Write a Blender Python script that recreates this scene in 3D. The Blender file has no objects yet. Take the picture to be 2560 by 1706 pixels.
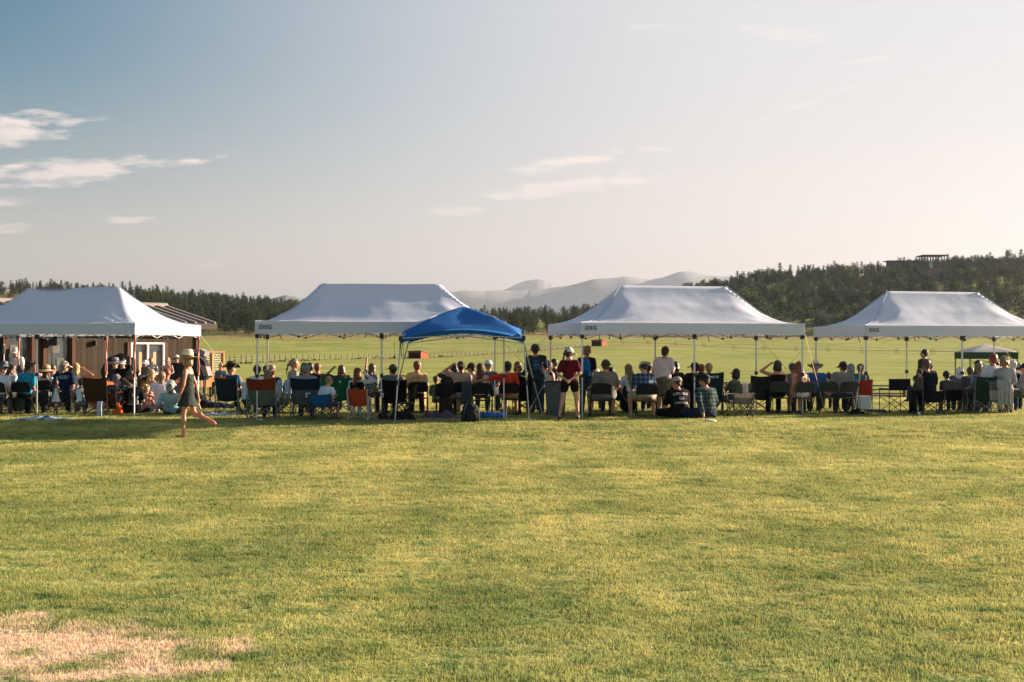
import bpy, bmesh, math, random
from mathutils import Vector, Matrix, noise
from math import radians as R, sin, cos, pi, tan, atan2
random.seed(7)
S = bpy.context.scene
COL = S.collection
# ---------------------------------------------------------------- camera, sky, sun, exposure
FPX, CAMH, YH = 3556.0, 1.62, 883.0          # focal length in photo pixels, eye height, horizon row
cam = bpy.data.cameras.new('camera'); camo = bpy.data.objects.new('camera', cam); COL.objects.link(camo)
cam.lens = 50.0; cam.sensor_width = 36.0; cam.clip_start = 0.1; cam.clip_end = 60000
camo.location = (0, 0, CAMH); camo.rotation_euler = (R(90) + math.atan(30/FPX), 0, 0)
S.camera = camo
SUN_AZ, SUN_EL = 65.0, 14.0                   # degrees to the right of the view axis, above the horizon
world = bpy.data.worlds.new('World'); S.world = world; world.use_nodes = True
sun = bpy.data.lights.new('sun', 'SUN'); suno = bpy.data.objects.new('sun', sun); COL.objects.link(suno)
sun.energy = 5.0; sun.angle = R(0.55); sun.color = (1.0, 0.78, 0.58)
sdir = Vector((sin(R(SUN_AZ))*cos(R(SUN_EL)), cos(R(SUN_AZ))*cos(R(SUN_EL)), sin(R(SUN_EL))))
suno.rotation_euler = sdir.to_track_quat('Z', 'Y').to_euler()
S.view_settings.view_transform = 'Standard'; S.view_settings.look = 'None'
S.view_settings.exposure = 1.92; S.view_settings.gamma = 1.0; S.view_settings.use_curve_mapping = False
S.cycles.use_denoising = True
S.cycles.volume_bounces = 0; S.cycles.max_bounces = 6; S.cycles.transparent_max_bounces = 6
S.cycles.use_adaptive_sampling = True

def build_world():
    nt = world.node_tree; nt.nodes.clear(); N = nt.nodes.new; L = nt.links.new
    out = N('ShaderNodeOutputWorld'); bg = N('ShaderNodeBackground'); L(bg.outputs[0], out.inputs[0])
    sky = N('ShaderNodeTexSky'); sky.sky_type = 'NISHITA'; sky.sun_disc = False
    sky.sun_elevation = R(SUN_EL); sky.sun_rotation = R(SUN_AZ); sky.air_density = 1.0; sky.dust_density = 1.2; sky.ozone_density = 1.6
    bg.inputs[1].default_value = 0.05
    tc = N('ShaderNodeTexCoord'); sp = N('ShaderNodeSeparateXYZ'); L(tc.outputs['Generated'], sp.inputs[0])
    def M(op, a, b=None, c=None, clamp=False):
        n = N('ShaderNodeMath'); n.operation = op; n.use_clamp = clamp
        for i, v in enumerate((a, b, c)):
            if v is None: continue
            if isinstance(v, (int, float)): n.inputs[i].default_value = v
            else: L(v, n.inputs[i])
        return n.outputs[0]
    def mixc(f, a, b, mode='MIX'):
        n = N('ShaderNodeMix'); n.data_type = 'RGBA'; n.blend_type = mode
        for k, v in ((0, f), (6, a), (7, b)):
            if isinstance(v, (int, float)): n.inputs[k].default_value = v
            elif isinstance(v, tuple): n.inputs[k].default_value = v + (1,)
            else: L(v, n.inputs[k])
        return n.outputs[2]
    x, y, z = sp.outputs
    # evening air: a thin warm veil towards the horizon and the sun, one smooth function of direction all the way round
    dot = M('ADD', M('ADD', M('MULTIPLY', x, sdir.x), M('MULTIPLY', y, sdir.y)), M('MULTIPLY', z, sdir.z))
    mr = N('ShaderNodeMapRange'); mr.interpolation_type = 'SMOOTHSTEP'; L(dot, mr.inputs['Value']); mr.inputs['From Min'].default_value = .07; mr.inputs['From Max'].default_value = .62
    near = mr.outputs[0]
    hz_ = M('MULTIPLY', z, 1/.12); hor = M('EXPONENT', M('MULTIPLY', M('MULTIPLY', hz_, hz_), -1.0))
    base = mixc(1.0, sky.outputs[0], SKY_TINT, 'MULTIPLY')
    col = mixc(M('MULTIPLY', near, .96), base, SKY_VEIL)
    col = mixc(M('MULTIPLY', hor, .9), col, SKY_HORIZON)
    # cirrus: soft streaks in the plane of directions (x/y, z/y)
    yy = M('MAXIMUM', y, 0.05); u = M('DIVIDE', x, yy); v = M('DIVIDE', z, yy)
    cv = N('ShaderNodeCombineXYZ'); L(M('MULTIPLY', u, 9.0), cv.inputs[0]); L(M('MULTIPLY', v, 42.0), cv.inputs[1])
    nz = N('ShaderNodeTexNoise'); nz.inputs['Scale'].default_value = 1.6; nz.inputs['Detail'].default_value = 7; nz.inputs['Roughness'].default_value = 0.62
    L(cv.outputs[0], nz.inputs['Vector']); n1 = nz.outputs['Fac']
    cv2 = N('ShaderNodeCombineXYZ'); L(M('MULTIPLY', u, 30.0), cv2.inputs[0]); L(M('MULTIPLY', v, 110.0), cv2.inputs[1])
    nz2 = N('ShaderNodeTexNoise'); nz2.inputs['Scale'].default_value = 1.3; nz2.inputs['Detail'].default_value = 5
    L(cv2.outputs[0], nz2.inputs['Vector']); n2 = nz2.outputs['Fac']
    tot = None
    #  photo px centre x, y, half length, half height, tilt, strength
    for (cx, cy, hl, hh, tl, st) in [(40, 326, 180, 44, 0.06, 1.0), (170, 310, 110, 16, 0.1, .9), (90, 434, 300, 34, 0.08, 1.0), (330, 412, 250, 22, 0.09, 1.0),
            (10, 505, 80, 15, 0.06, .9), (310, 550, 70, 11, 0.03, .8), (20, 571, 95, 13, 0.0, .9), (1400, 410, 150, 19, 0.16, .8),
            (1430, 466, 230, 22, 0.11, .75), (1140, 527, 80, 12, 0.05, .5), (1650, 371, 55, 10, 0.04, .6), (1980, 270, 130, 12, 0.35, .3),
            (1990, 85, 160, 18, -0.12, .3), (2150, 150, 110, 9, 0.16, .3), (520, 664, 70, 9, 0.05, .4), (1640, 62, 70, 16, 0, .25)]:
        cu, cw = (cx-1280)/FPX, (YH-cy)/FPX
        du = M('SUBTRACT', u, cu); dv = M('SUBTRACT', M('SUBTRACT', v, cw), M('MULTIPLY', du, tl))
        e = M('ADD', M('POWER', M('ABSOLUTE', M('DIVIDE', du, hl/FPX)), 2.0), M('POWER', M('ABSOLUTE', M('DIVIDE', dv, hh/FPX)), 2.0))
        g = M('MULTIPLY', M('SUBTRACT', 1.0, e), .9)
        g = M('ADD', g, M('MULTIPLY', M('SUBTRACT', n1, 0.5), 4.0))
        g = M('ADD', g, M('MULTIPLY', M('SUBTRACT', n2, 0.5), 3.2))
        g = M('MULTIPLY', M('MULTIPLY', g, 1.0, clamp=True), st)
        g = M('MULTIPLY', g, M('LESS_THAN', e, 6.0))
        tot = g if tot is None else M('MAXIMUM', tot, g)
    front = M('GREATER_THAN', y, 0.05)
    tot = M('MULTIPLY', M('MULTIPLY', tot, front), M('MULTIPLY_ADD', n2, 0.9, 0.42, clamp=True))
    col = mixc(M('MULTIPLY', tot, 0.95), col, SKY_CLOUD)
    L(col, bg.inputs[0])
SKY_TINT = (.05, .42, .54)
SKY_VEIL = (4.25, 4.2, 4.3)
SKY_HORIZON = (6.3, 5.2, 4.5)
SKY_CLOUD = (6.3, 5.3, 4.85)
build_world()

# ---------------------------------------------------------------- helpers
def link(o, parent=None):
    COL.objects.link(o)
    if parent is not None: o.parent = parent
    return o
def tag(o, label=None, cat=None, group=None, kind=None):
    if label: o['label'] = label
    if cat: o['category'] = cat
    if group: o['group'] = group
    if kind: o['kind'] = kind
    return o
def empty(name, loc=(0, 0, 0), rz=0.0, label=None, cat=None, group=None):
    o = bpy.data.objects.new(name, None); o.location = loc; o.rotation_euler = (0, 0, rz); link(o); o.empty_display_size = 0.1
    return tag(o, label, cat, group)
def mesh_obj(name, verts, faces, m=None, parent=None, smooth=False, mats=None):
    used = sorted({i for f in faces for i in f})
    if len(used) < len(verts): ix = {k: n for n, k in enumerate(used)}; verts = [verts[k] for k in used]; faces = [tuple(ix[i] for i in f) for f in faces]
    me = bpy.data.meshes.new(name); me.from_pydata([tuple(v) for v in verts], [], faces); me.update()
    if mats:
        for q in mats: me.materials.append(q)
    elif m is not None: me.materials.append(m)
    if smooth: me.shade_smooth()
    o = bpy.data.objects.new(name, me); return link(o, parent)
_mc = {}
def mat(name, col, rough=0.8, var=0.12, scale=6.0, spec=0.2, metal=0.0, transl=0.0, bump=0.0, alpha=None, coord='Object'):
    key = (name, tuple(col), rough, var, scale, transl, metal, bump, spec)
    if key in _mc: return _mc[key]
    m = bpy.data.materials.new(name); m.use_nodes = True; nt = m.node_tree; N = nt.nodes.new; L = nt.links.new
    b = nt.nodes['Principled BSDF']; b.inputs['Roughness'].default_value = rough; b.inputs['Metallic'].default_value = metal
    b.inputs['Specular IOR Level'].default_value = spec
    tc = N('ShaderNodeTexCoord'); nz = N('ShaderNodeTexNoise'); nz.inputs['Scale'].default_value = scale; nz.inputs['Detail'].default_value = 4
    L(tc.outputs[coord], nz.inputs['Vector'])
    mr = N('ShaderNodeMapRange'); mr.inputs['From Min'].default_value = .3; mr.inputs['From Max'].default_value = .7
    mr.inputs['To Min'].default_value = 1-var; mr.inputs['To Max'].default_value = 1+var; L(nz.outputs['Fac'], mr.inputs['Value'])
    mx = N('ShaderNodeVectorMath'); mx.operation = 'SCALE'; mx.inputs[0].default_value = col[:3]; L(mr.outputs[0], mx.inputs['Scale'])
    L(mx.outputs[0], b.inputs['Base Color'])
    if bump:
        bp = N('ShaderNodeBump'); bp.inputs['Strength'].default_value = bump; bp.inputs['Distance'].default_value = 0.02
        L(nz.outputs['Fac'], bp.inputs['Height']); L(bp.outputs[0], b.inputs['Normal'])
    if transl:
        tr = N('ShaderNodeBsdfTranslucent'); L(mx.outputs[0], tr.inputs['Color']); mix = N('ShaderNodeMixShader'); mix.inputs[0].default_value = transl
        L(b.outputs[0], mix.inputs[1]); L(tr.outputs[0], mix.inputs[2]); L(mix.outputs[0], nt.nodes['Material Output'].inputs['Surface'])
    _mc[key] = m; return m
class MB:
    """collects primitives and links them as one mesh"""
    def __init__(s): s.v = []; s.f = []
    def add(s, vs, fs):
        b = len(s.v); s.v += [tuple(v) for v in vs]; s.f += [tuple(i+b for i in f) for f in fs]
    def box(s, c, d, rz=0.0, M=None):
        x, y, z = d[0]/2, d[1]/2, d[2]/2
        vs = [Vector((i*x, j*y, k*z)) for k in (-1, 1) for j in (-1, 1) for i in (-1, 1)]
        if rz: m = Matrix.Rotation(rz, 3, 'Z'); vs = [m @ v for v in vs]
        vs = [v + Vector(c) for v in vs]
        if M is not None: vs = [M @ v for v in vs]
        s.add(vs, [(0, 2, 3, 1), (4, 5, 7, 6), (0, 1, 5, 4), (2, 6, 7, 3), (0, 4, 6, 2), (1, 3, 7, 5)])
    def tube(s, pts, r, n=6, r1=None, cap=True, sq=1.0):
        pts = [Vector(p) for p in pts]; rings = []
        for i, p in enumerate(pts):
            t = (pts[min(i+1, len(pts)-1)] - pts[max(i-1, 0)]).normalized()
            a = Vector((0, 0, 1)) if abs(t.z) < .9 else Vector((0, 1, 0))
            u = t.cross(a).normalized(); w = t.cross(u)
            rr = r if r1 is None else r + (r1-r)*i/(len(pts)-1)
            rings.append([p + (u*cos(2*pi*(k+.5)/n) + w*sin(2*pi*(k+.5)/n)*sq)*rr for k in range(n)])
        vs = [q for rg in rings for q in rg]; fs = []
        for i in range(len(pts)-1):
            for k in range(n): fs.append((i*n+k, i*n+(k+1) % n, (i+1)*n+(k+1) % n, (i+1)*n+k))
        if cap: fs += [tuple(range(n))[::-1], tuple((len(pts)-1)*n+k for k in range(n))]
        s.add(vs, fs)
    def ell(s, c, r, rot=None, nu=10, nv=7):
        vs = []; c = Vector(c)
        for j in range(nv+1):
            th = pi*j/nv
            for i in range(nu):
                p = Vector((r[0]*sin(th)*cos(2*pi*i/nu), r[1]*sin(th)*sin(2*pi*i/nu), r[2]*cos(th)))
                if rot is not None: p = rot @ p
                vs.append(c+p)
        fs = [(j*nu+i, (j+1)*nu+i, (j+1)*nu+(i+1) % nu, j*nu+(i+1) % nu) for j in range(nv) for i in range(nu)]
        s.add(vs, fs)
    def loft(s, rings, close=True):
        n = len(rings[0]); vs = [q for rg in rings for q in rg]
        fs = [(i*n+k, i*n+(k+1) % n, (i+1)*n+(k+1) % n, (i+1)*n+k) for i in range(len(rings)-1) for k in range(n)]
        if close: fs += [tuple(range(n))[::-1], tuple((len(rings)-1)*n+k for k in range(n))]
        s.add(vs, fs)
    def build(s, name, m, parent=None, smooth=False):
        return mesh_obj(name, s.v, s.f, m, parent, smooth)
def PX(px, D, z=0.0): return Vector(((px-1280)/FPX*D, D, z))
def ZAT(py, D): return CAMH + (YH-py)/FPX*D
def lerp(a, b, t): return a + (b-a)*t
def interp(tab, x):
    if x <= tab[0][0]: return tab[0][1]
    for (a, ya), (b, yb) in zip(tab, tab[1:]):
        if x <= b: return lerp(ya, yb, (x-a)/(b-a))
    return tab[-1][1]
def sstep(a, b, x):
    t = max(0, min(1, (x-a)/(b-a))); return t*t*(3-2*t)

# ---------------------------------------------------------------- terrain
def lawn_z(x, y):
    z = -0.17*(1-sstep(28.3, 32.6, y + 0.10*x))
    z += 0.018*noise.noise(Vector((x*.35, y*.35, 1)))*(1-sstep(28, 33, y)) + .02*noise.noise(Vector((x*.13, y*.2, 6)))*(1-sstep(28, 33, y))
    if y > 4: z += (.016*noise.noise(Vector((x*.85, y*.6, 12)))+.009*noise.noise(Vector((x*1.9, y*1.3, 15))))*(1-sstep(30, 36, y))
    return z
PROF = [(390, [(0, 897), (2560, 897)]),
        (570, [(0, 883), (1000, 883), (1280, 877), (1400, 868), (1560, 864), (1800, 874), (2100, 877), (2560, 879)]),
        (750, [(0, 850), (1280, 847), (1700, 850), (2560, 850)]),
        (800, [(0, 838), (1280, 837), (1500, 840), (2100, 838), (2560, 836)]),
        (950, [(0, 800), (500, 806), (1000, 822), (1300, 818), (1600, 812), (1800, 775), (2000, 752), (2300, 728), (2560, 712)]),
        (1150, [(0, 748), (500, 768), (750, 788), (1000, 808), (1200, 806), (1500, 794), (1650, 765), (1750, 738), (1900, 708), (2100, 693), (2400, 675), (2560, 668)]),
        (1400, [(0, 727), (300, 738), (500, 760), (750, 780), (1000, 796), (1300, 795), (1500, 788), (1700, 775), (1900, 735), (2560, 700)]),
        (2200, [(0, 780), (1280, 815), (2560, 780)]),
        (4000, [(0, 850), (2560, 850)])]
PROF = [(d, [(px, ZAT(py, d)) for px, py in t]) for d, t in PROF]
def gz(x, y):
    if y < 60: return lawn_z(x, y)
    px = 1280 + FPX*x/y
    if y <= 240: return 0.0
    prev_d, prev = 240.0, None
    for d, t in PROF:
        z1 = interp(t, px)
        if y <= d:
            z0 = 0.0 if prev is None else interp(prev, px)
            k = (y-prev_d)/(d-prev_d)
            return lerp(z0, z1, k)
        prev_d, prev = d, t
    return interp(PROF[-1][1], px)*max(0, 1-(y-4000)/12000)

def ground_mat():
    m = bpy.data.materials.new('pasture'); m.use_nodes = True; nt = m.node_tree; N = nt.nodes.new; L = nt.links.new
    b = nt.nodes['Principled BSDF']; b.inputs['Roughness'].default_value = 0.95; b.inputs['Specular IOR Level'].default_value = 0.05
    geo = N('ShaderNodeNewGeometry'); sp = N('ShaderNodeSeparateXYZ'); L(geo.outputs['Position'], sp.inputs[0])
    def nzz(scale, det=5, vec=None, sx=1, sy=1):
        mp = N('ShaderNodeMapping'); mp.inputs['Scale'].default_value = (sx, sy, 1); L(geo.outputs['Position'], mp.inputs[0])
        n = N('ShaderNodeTexNoise'); n.inputs['Scale'].default_value = scale; n.inputs['Detail'].default_value = det; L(mp.outputs[0], n.inputs['Vector']); return n.outputs['Fac']
    def ramp(f, stops):
        r = N('ShaderNodeValToRGB'); L(f, r.inputs[0]); e = r.color_ramp.elements
        e[0].position, e[0].color = stops[0][0], stops[0][1]+(1,); e[1].position, e[1].color = stops[-1][0], stops[-1][1]+(1,)
        for p, c in stops[1:-1]:
            q = e.new(p); q.color = c+(1,)
        return r.outputs[0]
    def mix(f, a, bb, mode='MIX'):
        n = N('ShaderNodeMix'); n.data_type = 'RGBA'; n.blend_type = mode
        if isinstance(f, float): n.inputs[0].default_value = f
        else: L(f, n.inputs[0])
        for k, v in ((6, a), (7, bb)):
            if isinstance(v, tuple): n.inputs[k].default_value = v+(1,)
            else: L(v, n.inputs[k])
        return n.outputs[2]
    g1 = ramp(nzz(.035, 6, sx=.6), [(.3, (.23, .255, .07)), (.5, (.31, .325, .095)), (.72, (.38, .36, .125))])
    g2 = ramp(nzz(.45, 6, sx=.25, sy=1.2), [(.34, (.34, .5, .36)), (.44, (.85, .9, .85)), (.6, (1.1, 1.08, 1.0)), (.8, (1.25, 1.15, 1.0))])
    g = mix(1.0, g1, g2, 'MULTIPLY')
    g = mix(1.0, g, ramp(nzz(1.6, 6, sx=.22, sy=1.0), [(.36, (.45, .6, .5)), (.43, (.95, .97, .95)), (.6, (1.05, 1.03, 1.0))]), 'MULTIPLY')
    # dry strip and forest floor by vertex attribute
    at = N('ShaderNodeAttribute'); at.attribute_name = 'dry'
    dry = ramp(nzz(.12, 6), [(.3, (.14, .09, .045)), (.5, (.3, .2, .105)), (.7, (.4, .27, .155))])
    g = mix(at.outputs['Fac'], g, dry)
    L(g, b.inputs['Base Color'])
    bp = N('ShaderNodeBump'); bp.inputs['Strength'].default_value = 0.9; bp.inputs['Distance'].default_value = 0.25
    L(nzz(1.1, 6, sx=.5), bp.inputs['Height']); L(bp.outputs[0], b.inputs['Normal'])
    return m
def terrain():
    Ds = [52, 54, 56, 58, 60, 65, 72, 80, 90, 100, 115, 130, 150, 175, 200, 240, 280, 320, 360, 390, 420, 450, 480, 510, 540, 570, 600, 630, 660, 690, 720, 750, 765, 780, 800, 825, 850, 880, 915, 950, 990, 1030, 1070, 1110, 1150, 1190, 1230, 1280, 1340, 1400, 1500, 1700, 2200, 3000, 4000, 7000, 12000, 18000]
    nu = 150; vs = []; dry = []
    for D in Ds:
        for i in range(nu+1):
            u = (i/nu*2-1)*1.1; x = u*(D+60)*0.75
            z = gz(x, D)
            if D > 800: z += (noise.noise(Vector((x*.012, D*.012, 3)))*7 + noise.noise(Vector((x*.04, D*.04, 5)))*2.2)*sstep(800, 950, D)
            elif D > 80: z += noise.noise(Vector((x*.02, D*.02, 9)))*0.35*sstep(80, 200, D)
            vs.append((x, D, z))
            px = 1280+FPX*x/D; py = YH-(z-CAMH)/D*FPX
            d = sstep(742, 762, D)*(0.55+0.45*noise.noise(Vector((x*.02, D*.03, 0)))*1.6)
            if D > 830: d = 0.75 if px < 1300 else 0.25
            if D >= 810 and px > 1600: d = 0.12
            # dry line along the pasture fence
            fy = interp([(300, 916), (600, 911), (900, 898), (1068, 895), (1300, 881), (1500, 864), (1700, 862)], px)
            if 300 < D < 640 and px < 1720: d = max(d, 0.85*max(0, 1-abs(py-fy-1.5)/3.2))
            if D < 60: d = 0.85*sstep(53, 55, D)*(1-sstep(57, 60, D))*(1 if px > 1500 else .35)
            dry.append(max(0, min(1, d)))
    fs = [(j*(nu+1)+i, j*(nu+1)+i+1, (j+1)*(nu+1)+i+1, (j+1)*(nu+1)+i) for j in range(len(Ds)-1) for i in range(nu)]
    o = mesh_obj('terrain', vs, fs, ground_mat(), smooth=True)
    a = o.data.attributes.new('dry', 'FLOAT', 'POINT'); a.data.foreach_set('value', dry)
    tag(o, kind='structure')
terrain()

def grass_mats():
    """one colour rule for the turf, shared by the soil sheet and the blades standing on it (world position)"""
    out = []
    for blade in (0, 1):
        m = bpy.data.materials.new('turf_blades' if blade else 'turf_soil'); m.use_nodes = True; nt = m.node_tree; N = nt.nodes.new; L = nt.links.new
        b = nt.nodes['Principled BSDF']; b.inputs['Roughness'].default_value = 0.7 if blade else .95; b.inputs['Specular IOR Level'].default_value = 0.12 if blade else .03
        geo = N('ShaderNodeNewGeometry')
        def nzz(scale, det=4, sx=1, sy=1, dist=0.0):
            mp = N('ShaderNodeMapping'); mp.inputs['Scale'].default_value = (sx, sy, 0); L(geo.outputs['Position'], mp.inputs[0])
            n = N('ShaderNodeTexNoise'); n.inputs['Scale'].default_value = scale; n.inputs['Detail'].default_value = det; n.inputs['Distortion'].default_value = dist; L(mp.outputs[0], n.inputs['Vector']); return n.outputs['Fac']
        def mx(f, a, bb, mode='MIX'):
            n = N('ShaderNodeMix'); n.data_type = 'RGBA'; n.blend_type = mode
            if isinstance(f, float): n.inputs[0].default_value = f
            else: L(f, n.inputs[0])
            for k, v in ((6, a), (7, bb)):
                if isinstance(v, tuple): n.inputs[k].default_value = v+(1,)
                else: L(v, n.inputs[k])
            return n.outputs[2]
        def ramp(f, stops):
            r = N('ShaderNodeValToRGB'); L(f, r.inputs[0]); e = r.color_ramp.elements
            e[0].position, e[0].color = stops[0][0], stops[0][1]+(1,); e[1].position, e[1].color = stops[-1][0], stops[-1][1]+(1,)
            for p, c in stops[1:-1]: e.new(p).color = c+(1,)
            return r.outputs[0]
        def MM(op, a, bb=None, c=None, clamp=False):
            n = N('ShaderNodeMath'); n.operation = op; n.use_clamp = clamp
            for i, v in enumerate((a, bb, c)):
                if v is None: continue
                if isinstance(v, (int, float)): n.inputs[i].default_value = v
                else: L(v, n.inputs[i])
            return n.outputs[0]
        c1 = ramp(nzz(.55, 5, dist=.6), [(.30, (.26, .285, .105)), (.48, (.37, .365, .14)), (.6, (.46, .43, .178)), (.76, (.56, .50, .22))])
        c2 = ramp(nzz(4.2, 4), [(.33, (.42, .62, .52)), (.44, (.88, .95, .88)), (.62, (1.08, 1.05, 1.0)), (.75, (1.3, 1.18, 1.08))])
        col = mx(1.0, c1, c2, 'MULTIPLY')
        # turf colour darker and greener towards the near left; yellower to the far right; faint mowing runs along the lawn
        spg = N('ShaderNodeSeparateXYZ'); L(geo.outputs['Position'], spg.inputs[0])
        gr = MM('MULTIPLY_ADD', MM('SUBTRACT', MM('SUBTRACT', 20.0, spg.outputs[1]), MM('MULTIPLY', spg.outputs[0], 1.2)), .045, -.12, clamp=True)
        col = mx(gr, col, mx(1.0, col, (.70, .86, .78), 'MULTIPLY'))
        col = mx(1.0, col, ramp(nzz(1.0, 3, sx=1.1, sy=.07), [(.35, (.86, .9, .9)), (.65, (1.12, 1.08, 1.05))]), 'MULTIPLY')
        # the dry yellow-pink patch nearest the camera on the left: world ellipse broken by noise
        sp = N('ShaderNodeSeparateXYZ'); L(geo.outputs['Position'], sp.inputs[0])
        ex = MM('POWER', MM('ABSOLUTE', MM('DIVIDE', MM('ADD', sp.outputs[0], 3.1), 1.45)), 2.0)
        ey = MM('POWER', MM('ABSOLUTE', MM('DIVIDE', MM('ADD', MM('SUBTRACT', sp.outputs[1], 8.75), MM('MULTIPLY', MM('ADD', sp.outputs[0], 2.95), .42)), .86)), 2.0)
        e = MM('SUBTRACT', 1.0, MM('ADD', ex, ey))
        e = MM('ADD', e, MM('MULTIPLY', MM('SUBTRACT', nzz(2.2, 7), .46), 5.6))
        e = MM('MULTIPLY', e, 1.0, clamp=True)
        col = mx(e, col, (.74, .57, .40))
        if blade:
            oi = N('ShaderNodeObjectInfo')
            rr = MM('MULTIPLY_ADD', oi.outputs['Random'], .3, .85)
            vm = N('ShaderNodeVectorMath'); vm.operation = 'SCALE'; L(col, vm.inputs[0]); L(rr, vm.inputs['Scale']); col = vm.outputs[0]
            L(col, b.inputs['Base Color'])
            tr = N('ShaderNodeBsdfTranslucent'); L(col, tr.inputs['Color']); ms = N('ShaderNodeMixShader'); ms.inputs[0].default_value = .42
            L(b.outputs[0], ms.inputs[1]); L(tr.outputs[0], ms.inputs[2]); L(ms.outputs[0], nt.nodes['Material Output'].inputs['Surface'])
        else:
            vm = N('ShaderNodeVectorMath'); vm.operation = 'SCALE'; L(col, vm.inputs[0]); vm.inputs['Scale'].default_value = .95
            L(vm.outputs[0], b.inputs['Base Color'])
            bp = N('ShaderNodeBump'); bp.inputs['Strength'].default_value = .8; bp.inputs['Distance'].default_value = .06
            L(nzz(9, 6), bp.inputs['Height']); L(bp.outputs[0], b.inputs['Normal'])
        out.append(m)
    return out
SOIL, BLADES = grass_mats()
def lawn():
    xs = [-60+i*4 for i in range(11)]+[-19.5+i*.5 for i in range(79)]+[20+i*4 for i in range(11)]; ys = [-60+i*4 for i in range(15)] + [i*.5 for i in range(0, 105)] + [52.3]
    vs = [(x*(1 if abs(x) < 40 else 2), y, lawn_z(x, y)+.004) for y in ys for x in xs]; n = len(xs)
    fs = [(j*n+i, j*n+i+1, (j+1)*n+i+1, (j+1)*n+i) for j in range(len(ys)-1) for i in range(n-1)]
    tag(mesh_obj('lawn', vs, fs, SOIL, smooth=True), kind='structure')
lawn()
def grass_blades():
    # tuft: a patch of short blades; the turf object scatters copies of it
    tufts = []
    for t in range(3):
        rnd = random.Random(40+t); vs = []; fs = []
        nb = 90
        for i in range(nb):
            r = .17*math.sqrt(rnd.random()); a = rnd.random()*2*pi; x, y = r*cos(a), r*sin(a)
            h = rnd.uniform(.011, .027)*(1.25 if t == 2 else 1); la = rnd.random()*2*pi; lean = rnd.uniform(.1, .75)*h; w = rnd.uniform(.0022, .0045); da = rnd.random()*pi
            k = len(vs); dx, dy = cos(da)*w, sin(da)*w
            vs += [(x-dx, y-dy, -.004), (x+dx, y+dy, -.004), (x+cos(la)*lean*.4+dx*.7, y+sin(la)*lean*.4+dy*.7, h*.6), (x+cos(la)*lean, y+sin(la)*lean, h)]
            fs += [(k, k+1, k+2), (k, k+2, k+3)]
        me = bpy.data.meshes.new('tuft'); me.from_pydata(vs, [], fs); me.materials.append(BLADES)
        o = bpy.data.objects.new('grass_tuft', me); tufts.append(o)
    hc = bpy.data.collections.new('tuft_sources')
    for o in tufts: hc.objects.link(o)
    # area in view
    ys = [5.5+i*.5 for i in range(0, 93)]; vs = []; dens = []; scl = []
    nx = 64
    for y in ys:
        hw = .40*y+1.2
        for i in range(nx+1):
            x = (i/nx*2-1)*hw; vs.append((x, y, lawn_z(x, y)+.004))
            dens.append(62 if y < 11 else 62-(y-11)*1.9 if y < 35 else 14); scl.append(1.0 if y < 12 else 1+(y-12)*.03 if y < 36 else 1.72)
    n = nx+1
    fs = [(j*n+i, j*n+i+1, (j+1)*n+i+1, (j+1)*n+i) for j in range(len(ys)-1) for i in range(nx)]
    o = mesh_obj('lawn_grass', vs, fs, BLADES); tag(o, 'short uneven summer turf covering the whole foreground', 'grass', kind='stuff')
    for nm, dat in (('dens', dens), ('scl', scl)):
        a = o.data.attributes.new(nm, 'FLOAT', 'POINT'); a.data.foreach_set('value', dat)
    ng = bpy.data.node_groups.new('turf', 'GeometryNodeTree'); N = ng.nodes.new; L = ng.links.new
    ng.interface.new_socket('Geometry', in_out='INPUT', socket_type='NodeSocketGeometry'); ng.interface.new_socket('Geometry', in_out='OUTPUT', socket_type='NodeSocketGeometry')
    gi = N('NodeGroupInput'); go = N('NodeGroupOutput')
    d = N('GeometryNodeDistributePointsOnFaces'); L(gi.outputs[0], d.inputs['Mesh'])
    na = N('GeometryNodeInputNamedAttribute'); na.data_type = 'FLOAT'; na.inputs['Name'].default_value = 'dens'; L(na.outputs[0], d.inputs['Density'])
    nb = N('GeometryNodeInputNamedAttribute'); nb.data_type = 'FLOAT'; nb.inputs['Name'].default_value = 'scl'
    inst = N('GeometryNodeInstanceOnPoints'); L(d.outputs['Points'], inst.inputs['Points'])
    ci = N('GeometryNodeCollectionInfo'); ci.inputs['Collection'].default_value = hc; ci.inputs['Separate Children'].default_value = True
    L(ci.outputs[0], inst.inputs['Instance']); inst.inputs['Pick Instance'].default_value = True
    rv = N('FunctionNodeRandomValue'); rv.data_type = 'FLOAT_VECTOR'; rv.inputs[0].default_value = (0, 0, 0); rv.inputs[1].default_value = (0, 0, 6.28)
    L(rv.outputs[0], inst.inputs['Rotation'])
    # taller and shorter clumps by slow noise
    nz = N('ShaderNodeTexNoise'); nz.inputs['Scale'].default_value = 2.8; nz.inputs['Detail'].default_value = 3
    pos = N('GeometryNodeInputPosition'); L(pos.outputs[0], nz.inputs['Vector'])
    mr = N('ShaderNodeMapRange'); mr.inputs['From Min'].default_value = .3; mr.inputs['From Max'].default_value = .7; mr.inputs['To Min'].default_value = .4; mr.inputs['To Max'].default_value = 1.5
    L(nz.outputs[0], mr.inputs[0])
    mu = N('ShaderNodeMath'); mu.operation = 'MULTIPLY'; L(mr.outputs[0], mu.inputs[0]); L(nb.outputs[0], mu.inputs[1])
    cx = N('ShaderNodeCombineXYZ'); L(nb.outputs[0], cx.inputs[0]); L(nb.outputs[0], cx.inputs[1]); L(mu.outputs[0], cx.inputs[2]); L(cx.outputs[0], inst.inputs['Scale'])
    L(inst.outputs[0], go.inputs[0])
    md = o.modifiers.new('turf', 'NODES'); md.node_group = ng
grass_blades()

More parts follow.
